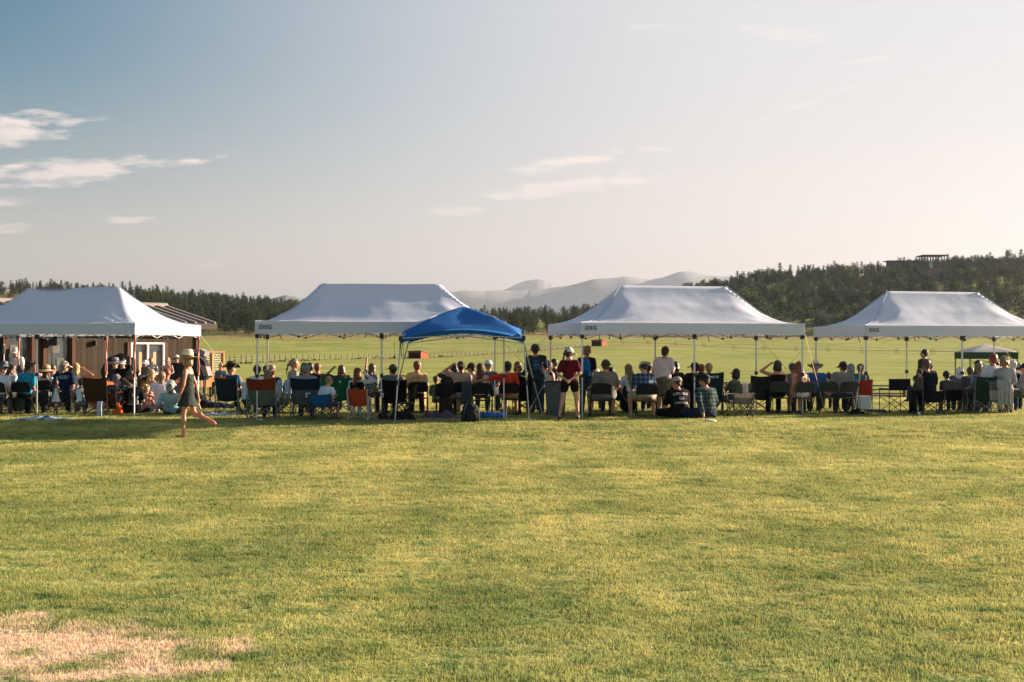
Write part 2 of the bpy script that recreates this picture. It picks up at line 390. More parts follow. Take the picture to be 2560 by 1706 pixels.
# ---------------------------------------------------------------- far mountains
def mountain(name, D, prof, depth, base, col, seed):
    """a ridge with a near and a far slope; prof: photo px -> photo row of the crest at distance D"""
    m = mat(name+'_cover', col, .95, .25, .004)
    pxs = [prof[0][0] + (prof[-1][0]-prof[0][0])*i/160 for i in range(161)]; vs = []; rows = [-1, -.7, -.45, -.2, 0, .2, .5, 1]
    for r in rows:
        for px in pxs:
            y = D + r*depth; x = (px-1280)/FPX*D; zc = ZAT(interp(prof, px), D)
            zc += noise.noise(Vector((x*.004, seed, 0)))*D*.0012+noise.noise(Vector((x*.015, seed, 4)))*D*.0005
            k = (1-abs(r))**1.1
            z = base + (zc-base)*k + noise.noise(Vector((x*.002, y*.002, seed)))*30*(1-k)*k*4
            vs.append((x, y, z))
    n = len(pxs); fs = [(j*n+i, j*n+i+1, (j+1)*n+i+1, (j+1)*n+i) for j in range(len(rows)-1) for i in range(n-1)]
    return tag(mesh_obj(name, vs, fs, m, smooth=True), kind='structure')
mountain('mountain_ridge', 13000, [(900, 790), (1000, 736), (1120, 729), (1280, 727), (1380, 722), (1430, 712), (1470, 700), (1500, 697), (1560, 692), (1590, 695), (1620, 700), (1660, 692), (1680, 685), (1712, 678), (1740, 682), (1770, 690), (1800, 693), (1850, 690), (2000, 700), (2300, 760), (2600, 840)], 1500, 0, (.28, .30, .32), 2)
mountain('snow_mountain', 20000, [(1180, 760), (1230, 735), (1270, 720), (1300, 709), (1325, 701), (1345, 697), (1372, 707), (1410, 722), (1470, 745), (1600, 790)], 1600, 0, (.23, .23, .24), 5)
mountain('left_hill', 9000, [(560, 820), (640, 760), (690, 744), (715, 738), (745, 744), (800, 760), (900, 830)], 500, 0, (.16, .19, .18), 8)

# ---------------------------------------------------------------- evening haze
hz = MB(); hz.box((0, 12500, 0), (36000, 25600, 2)); hv = hz.v
hz.v = [(x, y, -1.5 if z < 0 else 1120.0) for x, y, z in hv]
hm = bpy.data.materials.new('haze'); hm.use_nodes = True; hn = hm.node_tree; hn.nodes.clear()
ho = hn.nodes.new('ShaderNodeOutputMaterial'); hp = hn.nodes.new('ShaderNodeVolumePrincipled'); hn.links.new(hp.outputs[0], ho.inputs['Volume'])
hp.inputs['Color'].default_value = (.40, .455, .54, 1); hp.inputs['Density'].default_value = 0.000055; hp.inputs['Anisotropy'].default_value = 0.45
tag(hz.build('haze', hm), 'thin warm evening haze over the valley', 'haze', kind='stuff')
# ---------------------------------------------------------------- trees
def leaf_mat(name, c1, c2):
    m = bpy.data.materials.new(name); m.use_nodes = True; nt = m.node_tree; N = nt.nodes.new; L = nt.links.new
    b = nt.nodes['Principled BSDF']; b.inputs['Roughness'].default_value = .8; b.inputs['Specular IOR Level'].default_value = .1
    oi = N('ShaderNodeObjectInfo'); geo = N('ShaderNodeNewGeometry')
    nz = N('ShaderNodeTexNoise'); nz.inputs['Scale'].default_value = .45; nz.inputs['Detail'].default_value = 3; L(geo.outputs['Position'], nz.inputs['Vector'])
    ad = N('ShaderNodeMath'); ad.operation = 'MULTIPLY_ADD'; L(oi.outputs['Random'], ad.inputs[0]); ad.inputs[1].default_value = .7; L(nz.outputs['Fac'], ad.inputs[2])
    r = N('ShaderNodeValToRGB'); L(ad.outputs[0], r.inputs[0]); e = r.color_ramp.elements; e[0].position = .35; e[0].color = c1+(1,); e[1].position = 1.1; e[1].color = c2+(1,)
    L(r.outputs[0], b.inputs['Base Color'])
    tr = N('ShaderNodeBsdfTranslucent'); L(r.outputs[0], tr.inputs['Color']); ms = N('ShaderNodeMixShader'); ms.inputs[0].default_value = .3
    L(b.outputs[0], ms.inputs[1]); L(tr.outputs[0], ms.inputs[2]); L(ms.outputs[0], nt.nodes['Material Output'].inputs['Surface'])
    return m
NEEDLE = leaf_mat('needles', (.009, .024, .018), (.045, .066, .028)); JUNI = leaf_mat('juniper_leaves', (.010, .026, .018), (.052, .066, .030)); BROAD = leaf_mat('broad_leaves', (.04, .08, .02), (.09, .13, .03))
BARK = mat('bark', (.10, .07, .05), .9, .3, 3)
DEADM = mat('dead_wood', (.2, .17, .14), .9, .2, 3)
def clump(mb, rnd, c, s, n=5, flat=.6):
    for _ in range(n):
        p = Vector((rnd.gauss(0, 1), rnd.gauss(0, 1), rnd.gauss(0, flat)))*s*.5 + c
        a = Vector((rnd.gauss(0, 1), rnd.gauss(0, 1), rnd.gauss(0, .7))).normalized()*s*rnd.uniform(.4, .75)
        b_ = Vector((rnd.gauss(0, 1), rnd.gauss(0, 1), rnd.gauss(0, .7))).normalized()*s*rnd.uniform(.3, .55)
        mb.add([p-a*.5, p+a*.5, p+b_*.6+a*.1, p-b_*.6], [(0, 3, 1), (0, 1, 2)])
def tree_meshes(kind, seed):
    """returns (trunk mesh, crown mesh) of a tree about 12 m tall standing at the origin"""
    rnd = random.Random(seed); H = 12.0; tr = MB(); cr = MB()
    lean = rnd.uniform(-.03, .03); top = Vector((lean*H, rnd.uniform(-.02, .02)*H, H))
    if kind == 'pine':
        tr.tube([(0, 0, -1.2), (0, 0, H*.2), top*.55, top*.97], .26, 6, .03)
        base = rnd.uniform(.10, .26); wid = rnd.uniform(.26, .38)*H*.5; n = 90
        for i in range(n):
            t = base + (1-base)*(i/n)**1.05; w = wid*(1-((t-base)/(1-base)))**.75*rnd.uniform(.45, 1.15)+.12
            a = rnd.random()*2*pi; c = top*t + Vector((cos(a)*w*.75, sin(a)*w*.75, -.25*w))
            clump(cr, rnd, c, .8+.7*w/wid, 5, .45)
            if i % 9 == 0: tr.tube([top*t, c], .05, 4, .02)
        clump(cr, rnd, top*.99, .45, 4, 1.3)
    elif kind == 'juniper':
        k = rnd.randint(2, 4); tr.tube([(0, 0, -1.2), (.1, 0, H*.15), top*.4], .34, 6, .16)
        lobes = []
        for i in range(k+3):
            a = rnd.random()*2*pi; q = rnd.uniform(.25, .8); e = Vector((cos(a)*H*.17*rnd.uniform(.4, 1.1), sin(a)*H*.17, H*q)); e.z *= .92; lobes.append((e, H*.19*rnd.uniform(.7, 1.1)))
            tr.tube([top*.3, e*.8+top*.1, e], .13, 5, .04)
        lobes.append((top*.8, H*.11))
        for e, rr in lobes:
            for i in range(20):
                d = Vector((rnd.gauss(0, 1), rnd.gauss(0, 1), rnd.gauss(0, 1.1))).normalized()*rr*rnd.uniform(.55, 1.05)
                clump(cr, rnd, e+d, 1.2, 5, .8)
    elif kind == 'broad':
        tr.tube([(0, 0, -1.2), (.1, 0, H*.2), top*.55], .3, 6, .1)
        for i in range(9):
            a = rnd.random()*2*pi; q = rnd.uniform(.25, .85); e = Vector((cos(a)*H*.17, sin(a)*H*.17, H*q)); tr.tube([top*.3, e], .1, 5, .03)
            for j in range(17):
                d = Vector((rnd.gauss(0, 1), rnd.gauss(0, 1), rnd.gauss(0, 1))).normalized()*H*.12*rnd.uniform(.4, 1.1)
                clump(cr, rnd, e+d, 1.1, 5, 1)
    else:   # a dead snag
        tr.tube([(0, 0, -1.2), top*.5, top], .2, 5, .03)
        for i in range(12):
            t = rnd.uniform(.35, .95); a = rnd.random()*2*pi; w = (1-t)*2.6+.3; cr.tube([top*t, top*t+Vector((cos(a)*w, sin(a)*w, rnd.uniform(-.1, .8)))], .05, 4, .015)
    out = []
    for nm, mb, m in (('trunk', tr, DEADM if kind == 'snag' else BARK), ('crown', cr, {'pine': NEEDLE, 'juniper': JUNI, 'broad': BROAD, 'snag': DEADM}[kind])):
        me = bpy.data.meshes.new(nm); me.from_pydata([tuple(v) for v in mb.v], [], mb.f); me.materials.append(m); out.append(me)
    return out
TREES = {k: [tree_meshes(k, 11+i*7+len(k)) for i in range(n)] for k, n in (('pine', 6), ('juniper', 5), ('broad', 2), ('snag', 2))}
TLAB = {('pine', 0): ('slender dark pine in the wooded slopes behind the pasture', 'pines on the far slopes'),
        ('pine', 1): ('slender dark pine on the wooded hill behind the right tents', 'pines on the right-hand hill'),
        ('juniper', 0): ('rounded olive juniper in the wooded slopes behind the pasture', 'junipers on the far slopes'),
        ('juniper', 1): ('rounded olive juniper on the wooded hill behind the right tents', 'junipers on the right-hand hill'),
        ('broad', 0): ('bright green leafy tree among the dark conifers of the slopes', 'leafy trees among the conifers'),
        ('broad', 1): ('bright green leafy tree among the dark conifers of the slopes', 'leafy trees among the conifers'),
        ('snag', 0): ('bare dead tree standing above the forest crest', 'dead trees on the crests'),
        ('snag', 1): ('bare dead tree standing above the forest crest', 'dead trees on the crests')}
def put_tree(kind, x, y, h, rnd, label=None):
    tm, cm = rnd.choice(TREES[kind]); z = gz(x, y)
    t = bpy.data.objects.new(kind.replace('broad', 'leafy').replace('snag', 'dead') + '_tree', None); link(t); t.location = (x, y, z); t.rotation_euler = (0, 0, rnd.random()*6.28)
    s = h/12; w = s*rnd.uniform(.95, 1.55); t.scale = (w, w, s); t.empty_display_size = .1
    for nm, me in (('trunk', tm), ('crown', cm)):
        link(bpy.data.objects.new(nm, me), t)
    right = 1 if 1280+FPX*x/y > 1600 else 0
    lb, gr = TLAB[(kind, right)]
    tag(t, label or lb, 'tree', None if label else gr)
def forest():
    rnd = random.Random(5); near = []; far = []
    def ok(x, y, h):
        px = 1280+FPX*x/y
        return -60 < px < 2640
    spots = []
    # rows: (distance range, count, photo px range, height range)
    for d0, d1, n, p0, p1, h0, h1, jun in [(796, 830, 70, -40, 840, 10, 15, .35), (800, 836, 52, 1130, 1560, 9, 13, .3), (806, 850, 34, 1820, 2600, 11, 18, .8),
                                      (835, 950, 330, -60, 900, 9, 15, .35), (835, 950, 150, 900, 1700, 9, 13, .3), (850, 950, 210, 1650, 2640, 9, 14, .75),
                                      (950, 1150, 520, -60, 1000, 8, 14, .35), (950, 1150, 170, 1000, 1650, 8, 12, .35), (950, 1150, 620, 1640, 2640, 7, 12.5, .7),
                                      (1150, 1400, 480, -60, 1000, 8, 13, .3), (1150, 1400, 200, 1000, 1680, 7, 11, .3), (1150, 1200, 170, 1640, 2640, 8, 13, .65), (1110, 1150, 90, 1660, 2640, 9, 14, .65)]:
        for i in range(n):
            y = rnd.uniform(d0, d1); px = rnd.uniform(p0, p1); x = (px-1280)/FPX*y
            if 1560 < px < 1700 and y > 900 and rnd.random() < .35: continue
            if noise.noise(Vector((x*.011, y*.011, 2))) < -.28 and px < 1500 and rnd.random() < .8: continue
            k = 'juniper' if rnd.random() < jun else 'pine'
            if rnd.random() < .012: k = 'broad'
            if rnd.random() < .012 and y > 1100: k = 'snag'
            spots.append((y, x, k, rnd.uniform(h0, h1)*(1 if rnd.random() < .85 else 1.2)))
    # the trees that show largest become individuals, the rest one mass
    spots.sort(key=lambda s: s[0]-s[3]*6)
    mine = spots[:280]; rest = spots[280:]
    crest = [s for s in rest if s[2] == 'snag'][:8]; rest = [s for s in rest if s[2] != 'snag']
    for y, x, k, h in mine + crest: put_tree(k, x, y, h, rnd)
    # bright leafy trees the photograph shows at certain places
    for px, y, h, nm in [(1868, 930, 19, 'tallest bright green poplar, above the gap between the two right tents'), (2118, 1060, 16, 'bright yellow-green leafy tree high on the right-hand hill'),
                     (2195, 905, 15, 'small bright green tree just above the left end of the rightmost tent'), (1950, 960, 14, 'soft green leafy tree halfway up the hill over the gap between tents')]:
        put_tree('broad', (px-1280)/FPX*y, y, h, rnd, nm)
    # the remaining forest: one object scattering whole trees
    srcs = []; hc = bpy.data.collections.new('tree_sources')
    for k in ('pine', 'juniper', 'broad'):
        for tm, cm in TREES[k]:
            bm = bmesh.new(); bm.from_mesh(tm); bm.from_mesh(cm); nt_ = len(tm.polygons); bm.faces.ensure_lookup_table()
            for i, f in enumerate(bm.faces): f.material_index = 0 if i < nt_ else 1
            me = bpy.data.meshes.new('tree'); bm.to_mesh(me); bm.free(); me.materials.append(BARK); me.materials.append(cm.materials[0])
            o = bpy.data.objects.new('tree_%s' % k, me); hc.objects.link(o); srcs.append(k)
    names = sorted(range(len(srcs)), key=lambda i: list(hc.objects)[i].name)
    order = [list(hc.objects)[i].name for i in names]
    me = bpy.data.meshes.new('wooded_slopes'); me.from_pydata([(x, y, gz(x, y)) for y, x, k, h in rest], [], [])
    o = link(bpy.data.objects.new('forest', me)); tag(o, 'dense dark conifer forest covering the slopes behind the pasture', 'forest', kind='stuff')
    idx = []; sc = []
    for y, x, k, h in rest:
        ch = [i for i, nme in enumerate(order) if nme.startswith('tree_'+k)]; idx.append(rnd.choice(ch)); sc.append(h/12)
    a = me.attributes.new('idx', 'INT', 'POINT'); a.data.foreach_set('value', idx); a = me.attributes.new('sc', 'FLOAT', 'POINT'); a.data.foreach_set('value', sc)
    ng = bpy.data.node_groups.new('forest', 'GeometryNodeTree'); N = ng.nodes.new; L = ng.links.new
    ng.interface.new_socket('Geometry', in_out='INPUT', socket_type='NodeSocketGeometry'); ng.interface.new_socket('Geometry', in_out='OUTPUT', socket_type='NodeSocketGeometry')
    gi = N('NodeGroupInput'); go = N('NodeGroupOutput'); mp = N('GeometryNodeMeshToPoints'); L(gi.outputs[0], mp.inputs[0])
    inst = N('GeometryNodeInstanceOnPoints'); L(mp.outputs[0], inst.inputs['Points'])
    ci = N('GeometryNodeCollectionInfo'); ci.inputs['Collection'].default_value = hc; ci.inputs['Separate Children'].default_value = True; L(ci.outputs[0], inst.inputs['Instance'])
    inst.inputs['Pick Instance'].default_value = True
    na = N('GeometryNodeInputNamedAttribute'); na.data_type = 'INT'; na.inputs['Name'].default_value = 'idx'; L(na.outputs[0], inst.inputs['Instance Index'])
    nb = N('GeometryNodeInputNamedAttribute'); nb.data_type = 'FLOAT'; nb.inputs['Name'].default_value = 'sc'
    rv = N('FunctionNodeRandomValue'); rv.data_type = 'FLOAT_VECTOR'; rv.inputs[0].default_value = (0, 0, 0); rv.inputs[1].default_value = (0, 0, 6.28); L(rv.outputs[0], inst.inputs['Rotation'])
    L(nb.outputs[0], inst.inputs['Scale']); L(inst.outputs[0], go.inputs[0])
    md = o.modifiers.new('forest', 'NODES'); md.node_group = ng
forest()

# ---------------------------------------------------------------- hilltop buildings
WD = mat('weathered_wood', (.13, .11, .09), .85, .2, 1.0); DARKM = mat('dark_metal', (.03, .03, .035), .5, .1, 4)
def hill_structures():
    D = 1150; x = (2330-1280)/FPX*D; z = gz(x, D); s = D/FPX
    t = empty('lookout_pavilion', (x, D, z), 0, 'flat-roofed open pavilion on posts on top of the right-hand wooded hill', 'pavilion')
    ztop = ZAT(640, D)-z; zfl = ZAT(658, D)-z
    b = MB(); b.box((0, 0, ztop), (62*s, 20, .7)); b.build('roof', WD, t)
    b = MB(); b.box((0, 0, zfl), (56*s, 18, 1.0)); b.build('floor_deck', WD, t)
    me = None
    for i in range(8):
        for yy in (-8, 8):
            if me is None:
                b = MB(); b.box((0, 0, (ztop+zfl)/2), (.7, .7, ztop-zfl-.8)); o = b.build('post', WD, t); me = o.data
            else: o = link(bpy.data.objects.new('post', me), t)
            o.location = ((-24+i*48/7)*s, yy, 0)
    b = MB()
    for i in (-24, 0, 24): b.box((i*s, 0, zfl/2-4), (.8, .8, zfl+7))
    b.build('support_posts', WD, t)['kind'] = 'stuff'
    x = (2255-1280)/FPX*1140; z = gz(x, 1140)
    t = empty('hilltop_house', (x, 1140, z), 0, 'low flat-roofed house just left of the hilltop pavilion', 'house')
    b = MB(); b.box((0, 0, 5.5), (22, 12, 9)); b.build('wall', mat('house_wall', (.12, .11, .10), .8, .1, .5), t)
    b = MB(); b.box((0, 0, 10.3), (27, 15, .5)); b.build('roof', DARKM, t)
    b = MB(); b.box((6, -6.1, 6.5), (5, .2, 3)); b.build('window', mat('pane', (.25, .3, .3), .1, .05, 1, spec=.6), t)
    x = (2318-1280)/FPX*1000; z = gz(x, 1000)
    t = empty('hillside_house', (x, 1000, z), .2, 'dark-roofed house half hidden by trees on the right-hand hill, pale chimney', 'house')
    b = MB(); b.box((0, 0, 4), (14, 9, 8)); b.build('wall', mat('house_wall', (.22, .2, .18), .8, .1, .5), t)
    rf = MB(); rf.add([(-8.5, -5.5, 8), (8.5, -5.5, 8), (8.5, 5.5, 8), (-8.5, 5.5, 8), (-8.5, 0, 12.5), (8.5, 0, 12.5)], [(0, 1, 5, 4), (2, 3, 4, 5), (0, 4, 3), (1, 2, 5), (0, 3, 2, 1)])
    r = rf.build('roof', mat('roof_dark', (.035, .024, .021), .7, .1, 1), t)
    b = MB(); b.box((3, 0, 13.5), (1.6, 1.6, 5)); b.build('chimney', mat('pale_chimney', (.5, .48, .46), .7, .1, 1), r)
    for px, dd, w, h in ((2050, 835, 5, 10), (2068, 840, 11, 7)):
        x = (px-1280)/FPX*dd; b = MB(); b.box((0, 0, h/2-1.2), (w, 5, h)); o = b.build('tank' if w < 6 else 'utility_shed', mat('grey_green_panel', (.2, .24, .21), .6, .1, 1)); o.location = (x, dd, gz(x, dd))
        tag(o, 'upright pale box between the trees in the gap behind the tents' if w < 6 else 'low grey-green shed wall between the trees behind the gap of the tents', 'tank' if w < 6 else 'shed')
hill_structures()

# ---------------------------------------------------------------- pasture: sheds, fence, wheel line
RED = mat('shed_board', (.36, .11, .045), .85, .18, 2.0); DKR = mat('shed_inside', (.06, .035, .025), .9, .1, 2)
def shed(px0, px1, py0, py1, D, label):
    s = D/FPX; cx = (px0+px1)/2; x = (cx-1280)*s; w = (px1-px0)*s; h = (py1-py0)*s; z = ZAT(py1, D)-.1
    t = empty('field_shed', (x, D, z), 0, label, 'shed')
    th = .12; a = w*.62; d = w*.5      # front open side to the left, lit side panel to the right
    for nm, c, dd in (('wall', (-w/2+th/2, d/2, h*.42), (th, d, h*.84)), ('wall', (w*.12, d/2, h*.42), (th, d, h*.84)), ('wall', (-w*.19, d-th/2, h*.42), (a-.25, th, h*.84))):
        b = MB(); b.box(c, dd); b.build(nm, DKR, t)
    n = 8
    for i in range(n):   # boards of the slanting lit side
        b = MB(); f = (i+.5)/n; p0 = Vector((w*.12, 0, 0)); p1 = Vector((w*.47, d*.9, 0)); q = p0.lerp(p1, f); hh = h*(.84-.12*f)
        b.box((q.x+.12, q.y-.05, hh/2), ((p1-p0).length/n*.96, .05, hh), atan2(p1.y-p0.y, p1.x-p0.x)); b.build('board', RED, t)
    b = MB(); b.add([(-w*.55, -.4, h*.93), (w*.16, -.4, h), (w*.56, d, h*.80), (-w*.5, d+.2, h*.8), (-w*.55, -.4, h*.86), (w*.16, -.4, h*.93), (w*.56, d, h*.73), (-w*.5, d+.2, h*.73)],
                    [(0, 1, 2, 3), (7, 6, 5, 4), (0, 4, 5, 1), (1, 5, 6, 2), (2, 6, 7, 3), (3, 7, 4, 0)]); b.build('roof', mat('tin_roof', (.2, .13, .09), .6, .2, 1), t)
    b = MB(); b.box((-w*.19, .02, h*.80), (a, .1, h*.1)); b.build('lintel', RED, t)
shed(1021, 1069, 875, 898, 392, 'small red field shed, open-fronted, nearer one, seen left of the blue canopy centre')
shed(1480, 1519, 848, 865, 565, 'small red field shed, farther one, under the left part of the third tent')
POSTM = mat('old_post', (.12, .08, .055), .9, .2, 1); WIREM = mat('fence_wire', (.16, .15, .14), .5, .1, 1)
def pasture_fence():
    line = [(560, 913), (620, 911), (700, 906), (800, 902), (900, 898.5), (1010, 896.5), (1075, 895), (1180, 890), (1300, 882), (1400, 873), (1480, 866)]
    t = None; pts = []
    px = 560
    while px < 1476:
        py = interp(line, px); D = 390 if px < 1050 else lerp(392, 560, (px-1050)/430)
        # find the distance at which the ground projects to that row
        best = min(((abs(YH-(gz((px-1280)/FPX*d, d)-CAMH)/d*FPX-py), d) for d in range(150, 600, 3)))[1]
        pts.append(Vector(((px-1280)/FPX*best, best, gz((px-1280)/FPX*best, best)))); px += 11 if px > 900 else 14
    t = empty('wire_fence', pts[0], 0, 'thin wire fence on wooden posts crossing the pasture past the red sheds', 'fence')
    me = None; rnd = random.Random(3)
    for p in pts:
        if me is None:
            b = MB(); b.tube([(0, 0, -.2), (0, 0, 1.35)], .07, 5); o = b.build('post', POSTM, t); me = o.data
        else: o = link(bpy.data.objects.new('post', me), t)
        o.location = p - pts[0]; o.rotation_euler = (rnd.uniform(-.06, .06), rnd.uniform(-.06, .06), 0)
    for h in (.45, .85, 1.2):
        b = MB(); b.tube([p-pts[0]+Vector((0, 0, h)) for p in pts], .018, 3); b.build('wire', WIREM, t)
    # weeds along the fence foot
    b = MB(); rnd = random.Random(9)
    for i in range(240):
        k = rnd.randrange(len(pts)-1); p = pts[k].lerp(pts[k+1], rnd.random()); clump(b, rnd, p+Vector((0, 0, .2)), rnd.uniform(.4, .9), 3, .4)
    tag(b.build('weeds', JUNI), 'dark weeds growing along the foot of the pasture fence', 'weeds', kind='stuff')
pasture_fence()
def wheel_line():
    pxs = [1347, 1488+1, 1555, 1620, 1689, 1760, 1834, 1910, 1989, 2070, 2155, 2242, 2332, 2428, 2540]
    Ds = [12.2*FPX/max(40, (pxs[min(i+1, len(pxs)-1)]-pxs[min(i, len(pxs)-2)])) for i in range(len(pxs))]; Ds[0] = 570; Ds = [min(d, 610) for d in Ds]; Ds[1] = 600
    rows = [873, 873, 873.5, 874, 874, 873.5, 873.5, 874.5, 874.5, 874.5, 877, 877.5, 879, 880, 881]
    t = None; axle = []; wm = None
    for px, D, row in zip(pxs, Ds, rows):
        x = (px-1280)/FPX*D; g = gz(x, D); c = Vector((x, D, max(g+.75, ZAT(row, D)))); axle.append(c)
    t = empty('wheel_line_sprinkler', (axle[0].x, axle[0].y, gz(axle[0].x, axle[0].y)), 0, 'long wheeled irrigation pipe lying across the bright pasture', 'irrigation line')
    for c in axle:
        if wm is None:
            b = MB()
            ring = [(0, .85*cos(a), .85*sin(a)) for a in [2*pi*k/18 for k in range(19)]]
            b.tube(ring, .06, 4, cap=False)
            for k in range(4): b.tube([(0, -.85*cos(pi*k/4), -.85*sin(pi*k/4)), (0, .85*cos(pi*k/4), .85*sin(pi*k/4))], .03, 3)
            o = b.build('wheel', DARKM, t); wm = o.data
        else: o = link(bpy.data.objects.new('wheel', wm), t)
        o.location = c - t.location; o.rotation_euler = (0, 0, .9)
    b = MB(); b.tube([c-t.location for c in axle], .065, 5); b.build('pipe', DARKM, t)
wheel_line()
def utility_posts():
    for px, D, h, lb in ((986, 380, 4.2, 'thin lone post standing in the pasture left of the nearer red shed'),):
        x = (px-1280)/FPX*D; b = MB(); b.tube([(0, 0, -.3), (0, 0, h)], .08, 6, .06); b.box((0, 0, h), (.5, .1, .1)); b.box((0, 0, .4), (.5, .3, .8)); o = b.build('field_post', POSTM); o.location = (x, D, gz(x, D)); tag(o, lb, 'post')
    # rail fence far left behind the field
    t = empty('far_rail_fence', (0, 770, 0), 0, 'pale rail fence at the far edge of the pasture, below the left pines', 'fence')
    me = mr = None
    for px in range(560, 1000, 16):
        D = 772; x = (px-1280)/FPX*D; z = gz(x, D)
        if me is None:
            b = MB(); b.box((0, 0, .6), (.25, .25, 1.6)); o = b.build('post', POSTM, t); me = o.data
            b = MB(); b.box((1.74, 0, 1.15), (3.5, .08, .16)); r = b.build('rail', POSTM, t); mr = r.data
        else: o = link(bpy.data.objects.new('post', me), t); r = link(bpy.data.objects.new('rail', mr), t)
        o.location = r.location = (x, 2, z)
utility_posts()

# ---------------------------------------------------------------- cabin and deck
PHI = R(50)
CD = Vector((cos(PHI), sin(PHI), 0)); CN = Vector((sin(PHI), -cos(PHI), 0))     # along the wall (to the right), outwards
def cabin():
    C0 = PX(490, 50.0)                          # right-hand wall corner
    rz = PHI; t = empty('cabin', C0, rz, 'dark timber cabin with a ribbed metal roof behind the leftmost tent', 'cabin')
    # local: -x along the wall to the left, +y inwards
    W = mat('cabin_board', (.048, .036, .023), .85, .22, 3.5); W2 = mat('cabin_board_dark', (.038, .028, .018), .85, .25, 3.5)
    TRIM = mat('red_brown_trim', (.075, .028, .016), .6, .1, 3); WHT = mat('white_frame', (.75, .74, .72), .4, .04, 3)
    GL = mat('window_glass', (.05, .07, .08), .08, .1, 1.0, spec=.8)
    Ht = 2.62; LN = 14.0
    rnd = random.Random(2)
    holes = [(-2.72, -1.35, .88, 1.98), (-5.95, -4.95, .05, 2.25), (-7.35, -6.4, .05, 2.25)]
    m_b = {}
    n = int(LN/.2)
    for i in range(n):
        x1 = -i*.2; x0 = x1-.192; segs = [(0, Ht)]
        for hx0, hx1, z0, z1 in holes:
            if x1 > hx0 and x0 < hx1: segs = [(0, z0), (z1, Ht)] if z0 > .1 else [(z1, Ht)]
        for z0, z1 in segs:
            key = (round(z0, 2), round(z1, 2), i % 2)
            if key not in m_b:
                b = MB(); b.box((-.096, .03, (z0+z1)/2), (.192, .04, z1-z0)); o = b.build('board', (W, W2)[i % 2], t); m_b[key] = o.data
            else: o = link(bpy.data.objects.new('board', m_b[key]), t)
            o.location = (x1, rnd.uniform(-.006, .006), 0)
    b = MB(); b.box((-LN/2, 3.0, 1.3), (LN, .1, 2.6)); b.box((-LN+.05, 1.5, 1.3), (.1, 2.9, 2.6)); b.box((-.05, 1.56, 1.3), (.1, 2.96, 2.6)); b.build('wall', W2, t)
    b = MB(); b.box((.02, .02, 1.3), (.1, .12, 2.6)); b.build('corner_trim', TRIM, t)
    b = MB(); b.box((-LN/2, 1.5, -.02), (LN, 3, .1)); b.build('floor', W2, t)
    # roof: front slope with ribs, back slope
    e, rg, ov = 2.64, 3.3, .5
    ry = 2.35
    dark = mat('roof_metal', (.13, .11, .10), .5, .1, 2, metal=.0)
    pale = mat('roof_rib', (.30, .26, .23), .45, .1, 2)
    b = MB(); b.add([(-LN, -ov, e), (.5, -ov, e), (.5, ry, rg), (-LN, ry, rg), (.5, 2*ry+ov, e), (-LN, 2*ry+ov, e)], [(0, 1, 2, 3), (3, 2, 4, 5)])
    vs = list(b.v); b.add([(x, y, z-.12) for x, y, z in vs], [(3, 2, 1, 0), (5, 4, 2, 3)])
    b.add([(.5, -ov, e), (.5, ry, rg), (.5, ry, rg-.12), (.5, -ov, e-.12)], [(0, 3, 2, 1)]); b.add([(-LN, -ov, e), (.5, -ov, e), (.5, -ov, e-.12), (-LN, -ov, e-.12)], [(3, 2, 1, 0)])
    rf = b.build('roof', dark, t)
    me = None
    for i in range(34):
        if me is None:
            b = MB(); b.tube([(0, -ov, e+.035), (0, ry, rg+.035)], .06, 4, sq=.8); o = b.build('rib', pale, rf); me = o.data
        else: o = link(bpy.data.objects.new('rib', me), rf)
        o.location = (.45-i*.42, 0, 0)
    b = MB(); b.tube([(-LN, ry, rg+.05), (.5, ry, rg+.05)], .09, 6); b.build('ridge_cap', pale, rf)
    b = MB(); b.box((-LN/2+.25, -ov-.03, e-.1), (LN+.5, .05, .2)); b.build('fascia', mat('dark_fascia', (.06, .045, .035), .7, .1, 3), t)
    # window
    def window(x0, x1, z0, z1, name, frame, mull=1):
        w = MB(); w.box(((x0+x1)/2, .05, (z0+z1)/2), (x1-x0, .02, z1-z0)); p = w.build(name, GL, t)
        f = MB(); k = .06
        f.box(((x0+x1)/2, .0, z0+k/2), (x1-x0, .09, k)); f.box(((x0+x1)/2, .0, z1-k/2), (x1-x0, .09, k)); f.box((x0+k/2, 0, (z0+z1)/2), (k, .09, z1-z0-2*k-.004)); f.box((x1-k/2, 0, (z0+z1)/2), (k, .09, z1-z0-2*k-.004))
        if mull: f.box(((x0+x1)/2, -.003, (z0+z1)/2), (k, .09, z1-z0-2*k-.004))
        f.build('frame', frame, p)
        return p
    wp = window(-2.72, -1.35, .88, 1.98, 'window', WHT)
    for sx in (-2.3, -1.72):
        b = MB(); b.box((sx, .035, 1.3), (.12, .01, .72)); b.build('curtain', mat('curtain', (.5, .38, .24), .9, .1, 5), wp)
    b = MB(); b.box((-2.035, -.02, .79), (1.65, .08, .14)); b.box((-2.8, -.012, 1.43), (.12, .06, 1.12)); b.box((-1.27, -.012, 1.43), (.12, .06, 1.12)); b.build('window_trim', mat('dark_trim', (.08, .035, .025), .7, .1, 3), t)
    for x0, x1 in ((-5.95, -4.95), (-7.35, -6.4)):
        dp = window(x0+.06, x1-.06, .05, 2.2, 'glass_door', TRIM, 0)
        for k in range(4):
            b = MB(); b.box(((x0+x1)/2+(.12 if k % 2 else -.1), .028, 1.75-k*.42), (.34, .006, .26)); b.build('poster', mat('poster_paper', (.13, .13, .12), .8, .15, 9), dp)
        b = MB(); b.box((x0-.02, -.02, 1.15), (.14, .12, 2.3)); b.box((x1+.02, -.02, 1.15), (.14, .12, 2.3)); b.build('door_frame', TRIM, t)
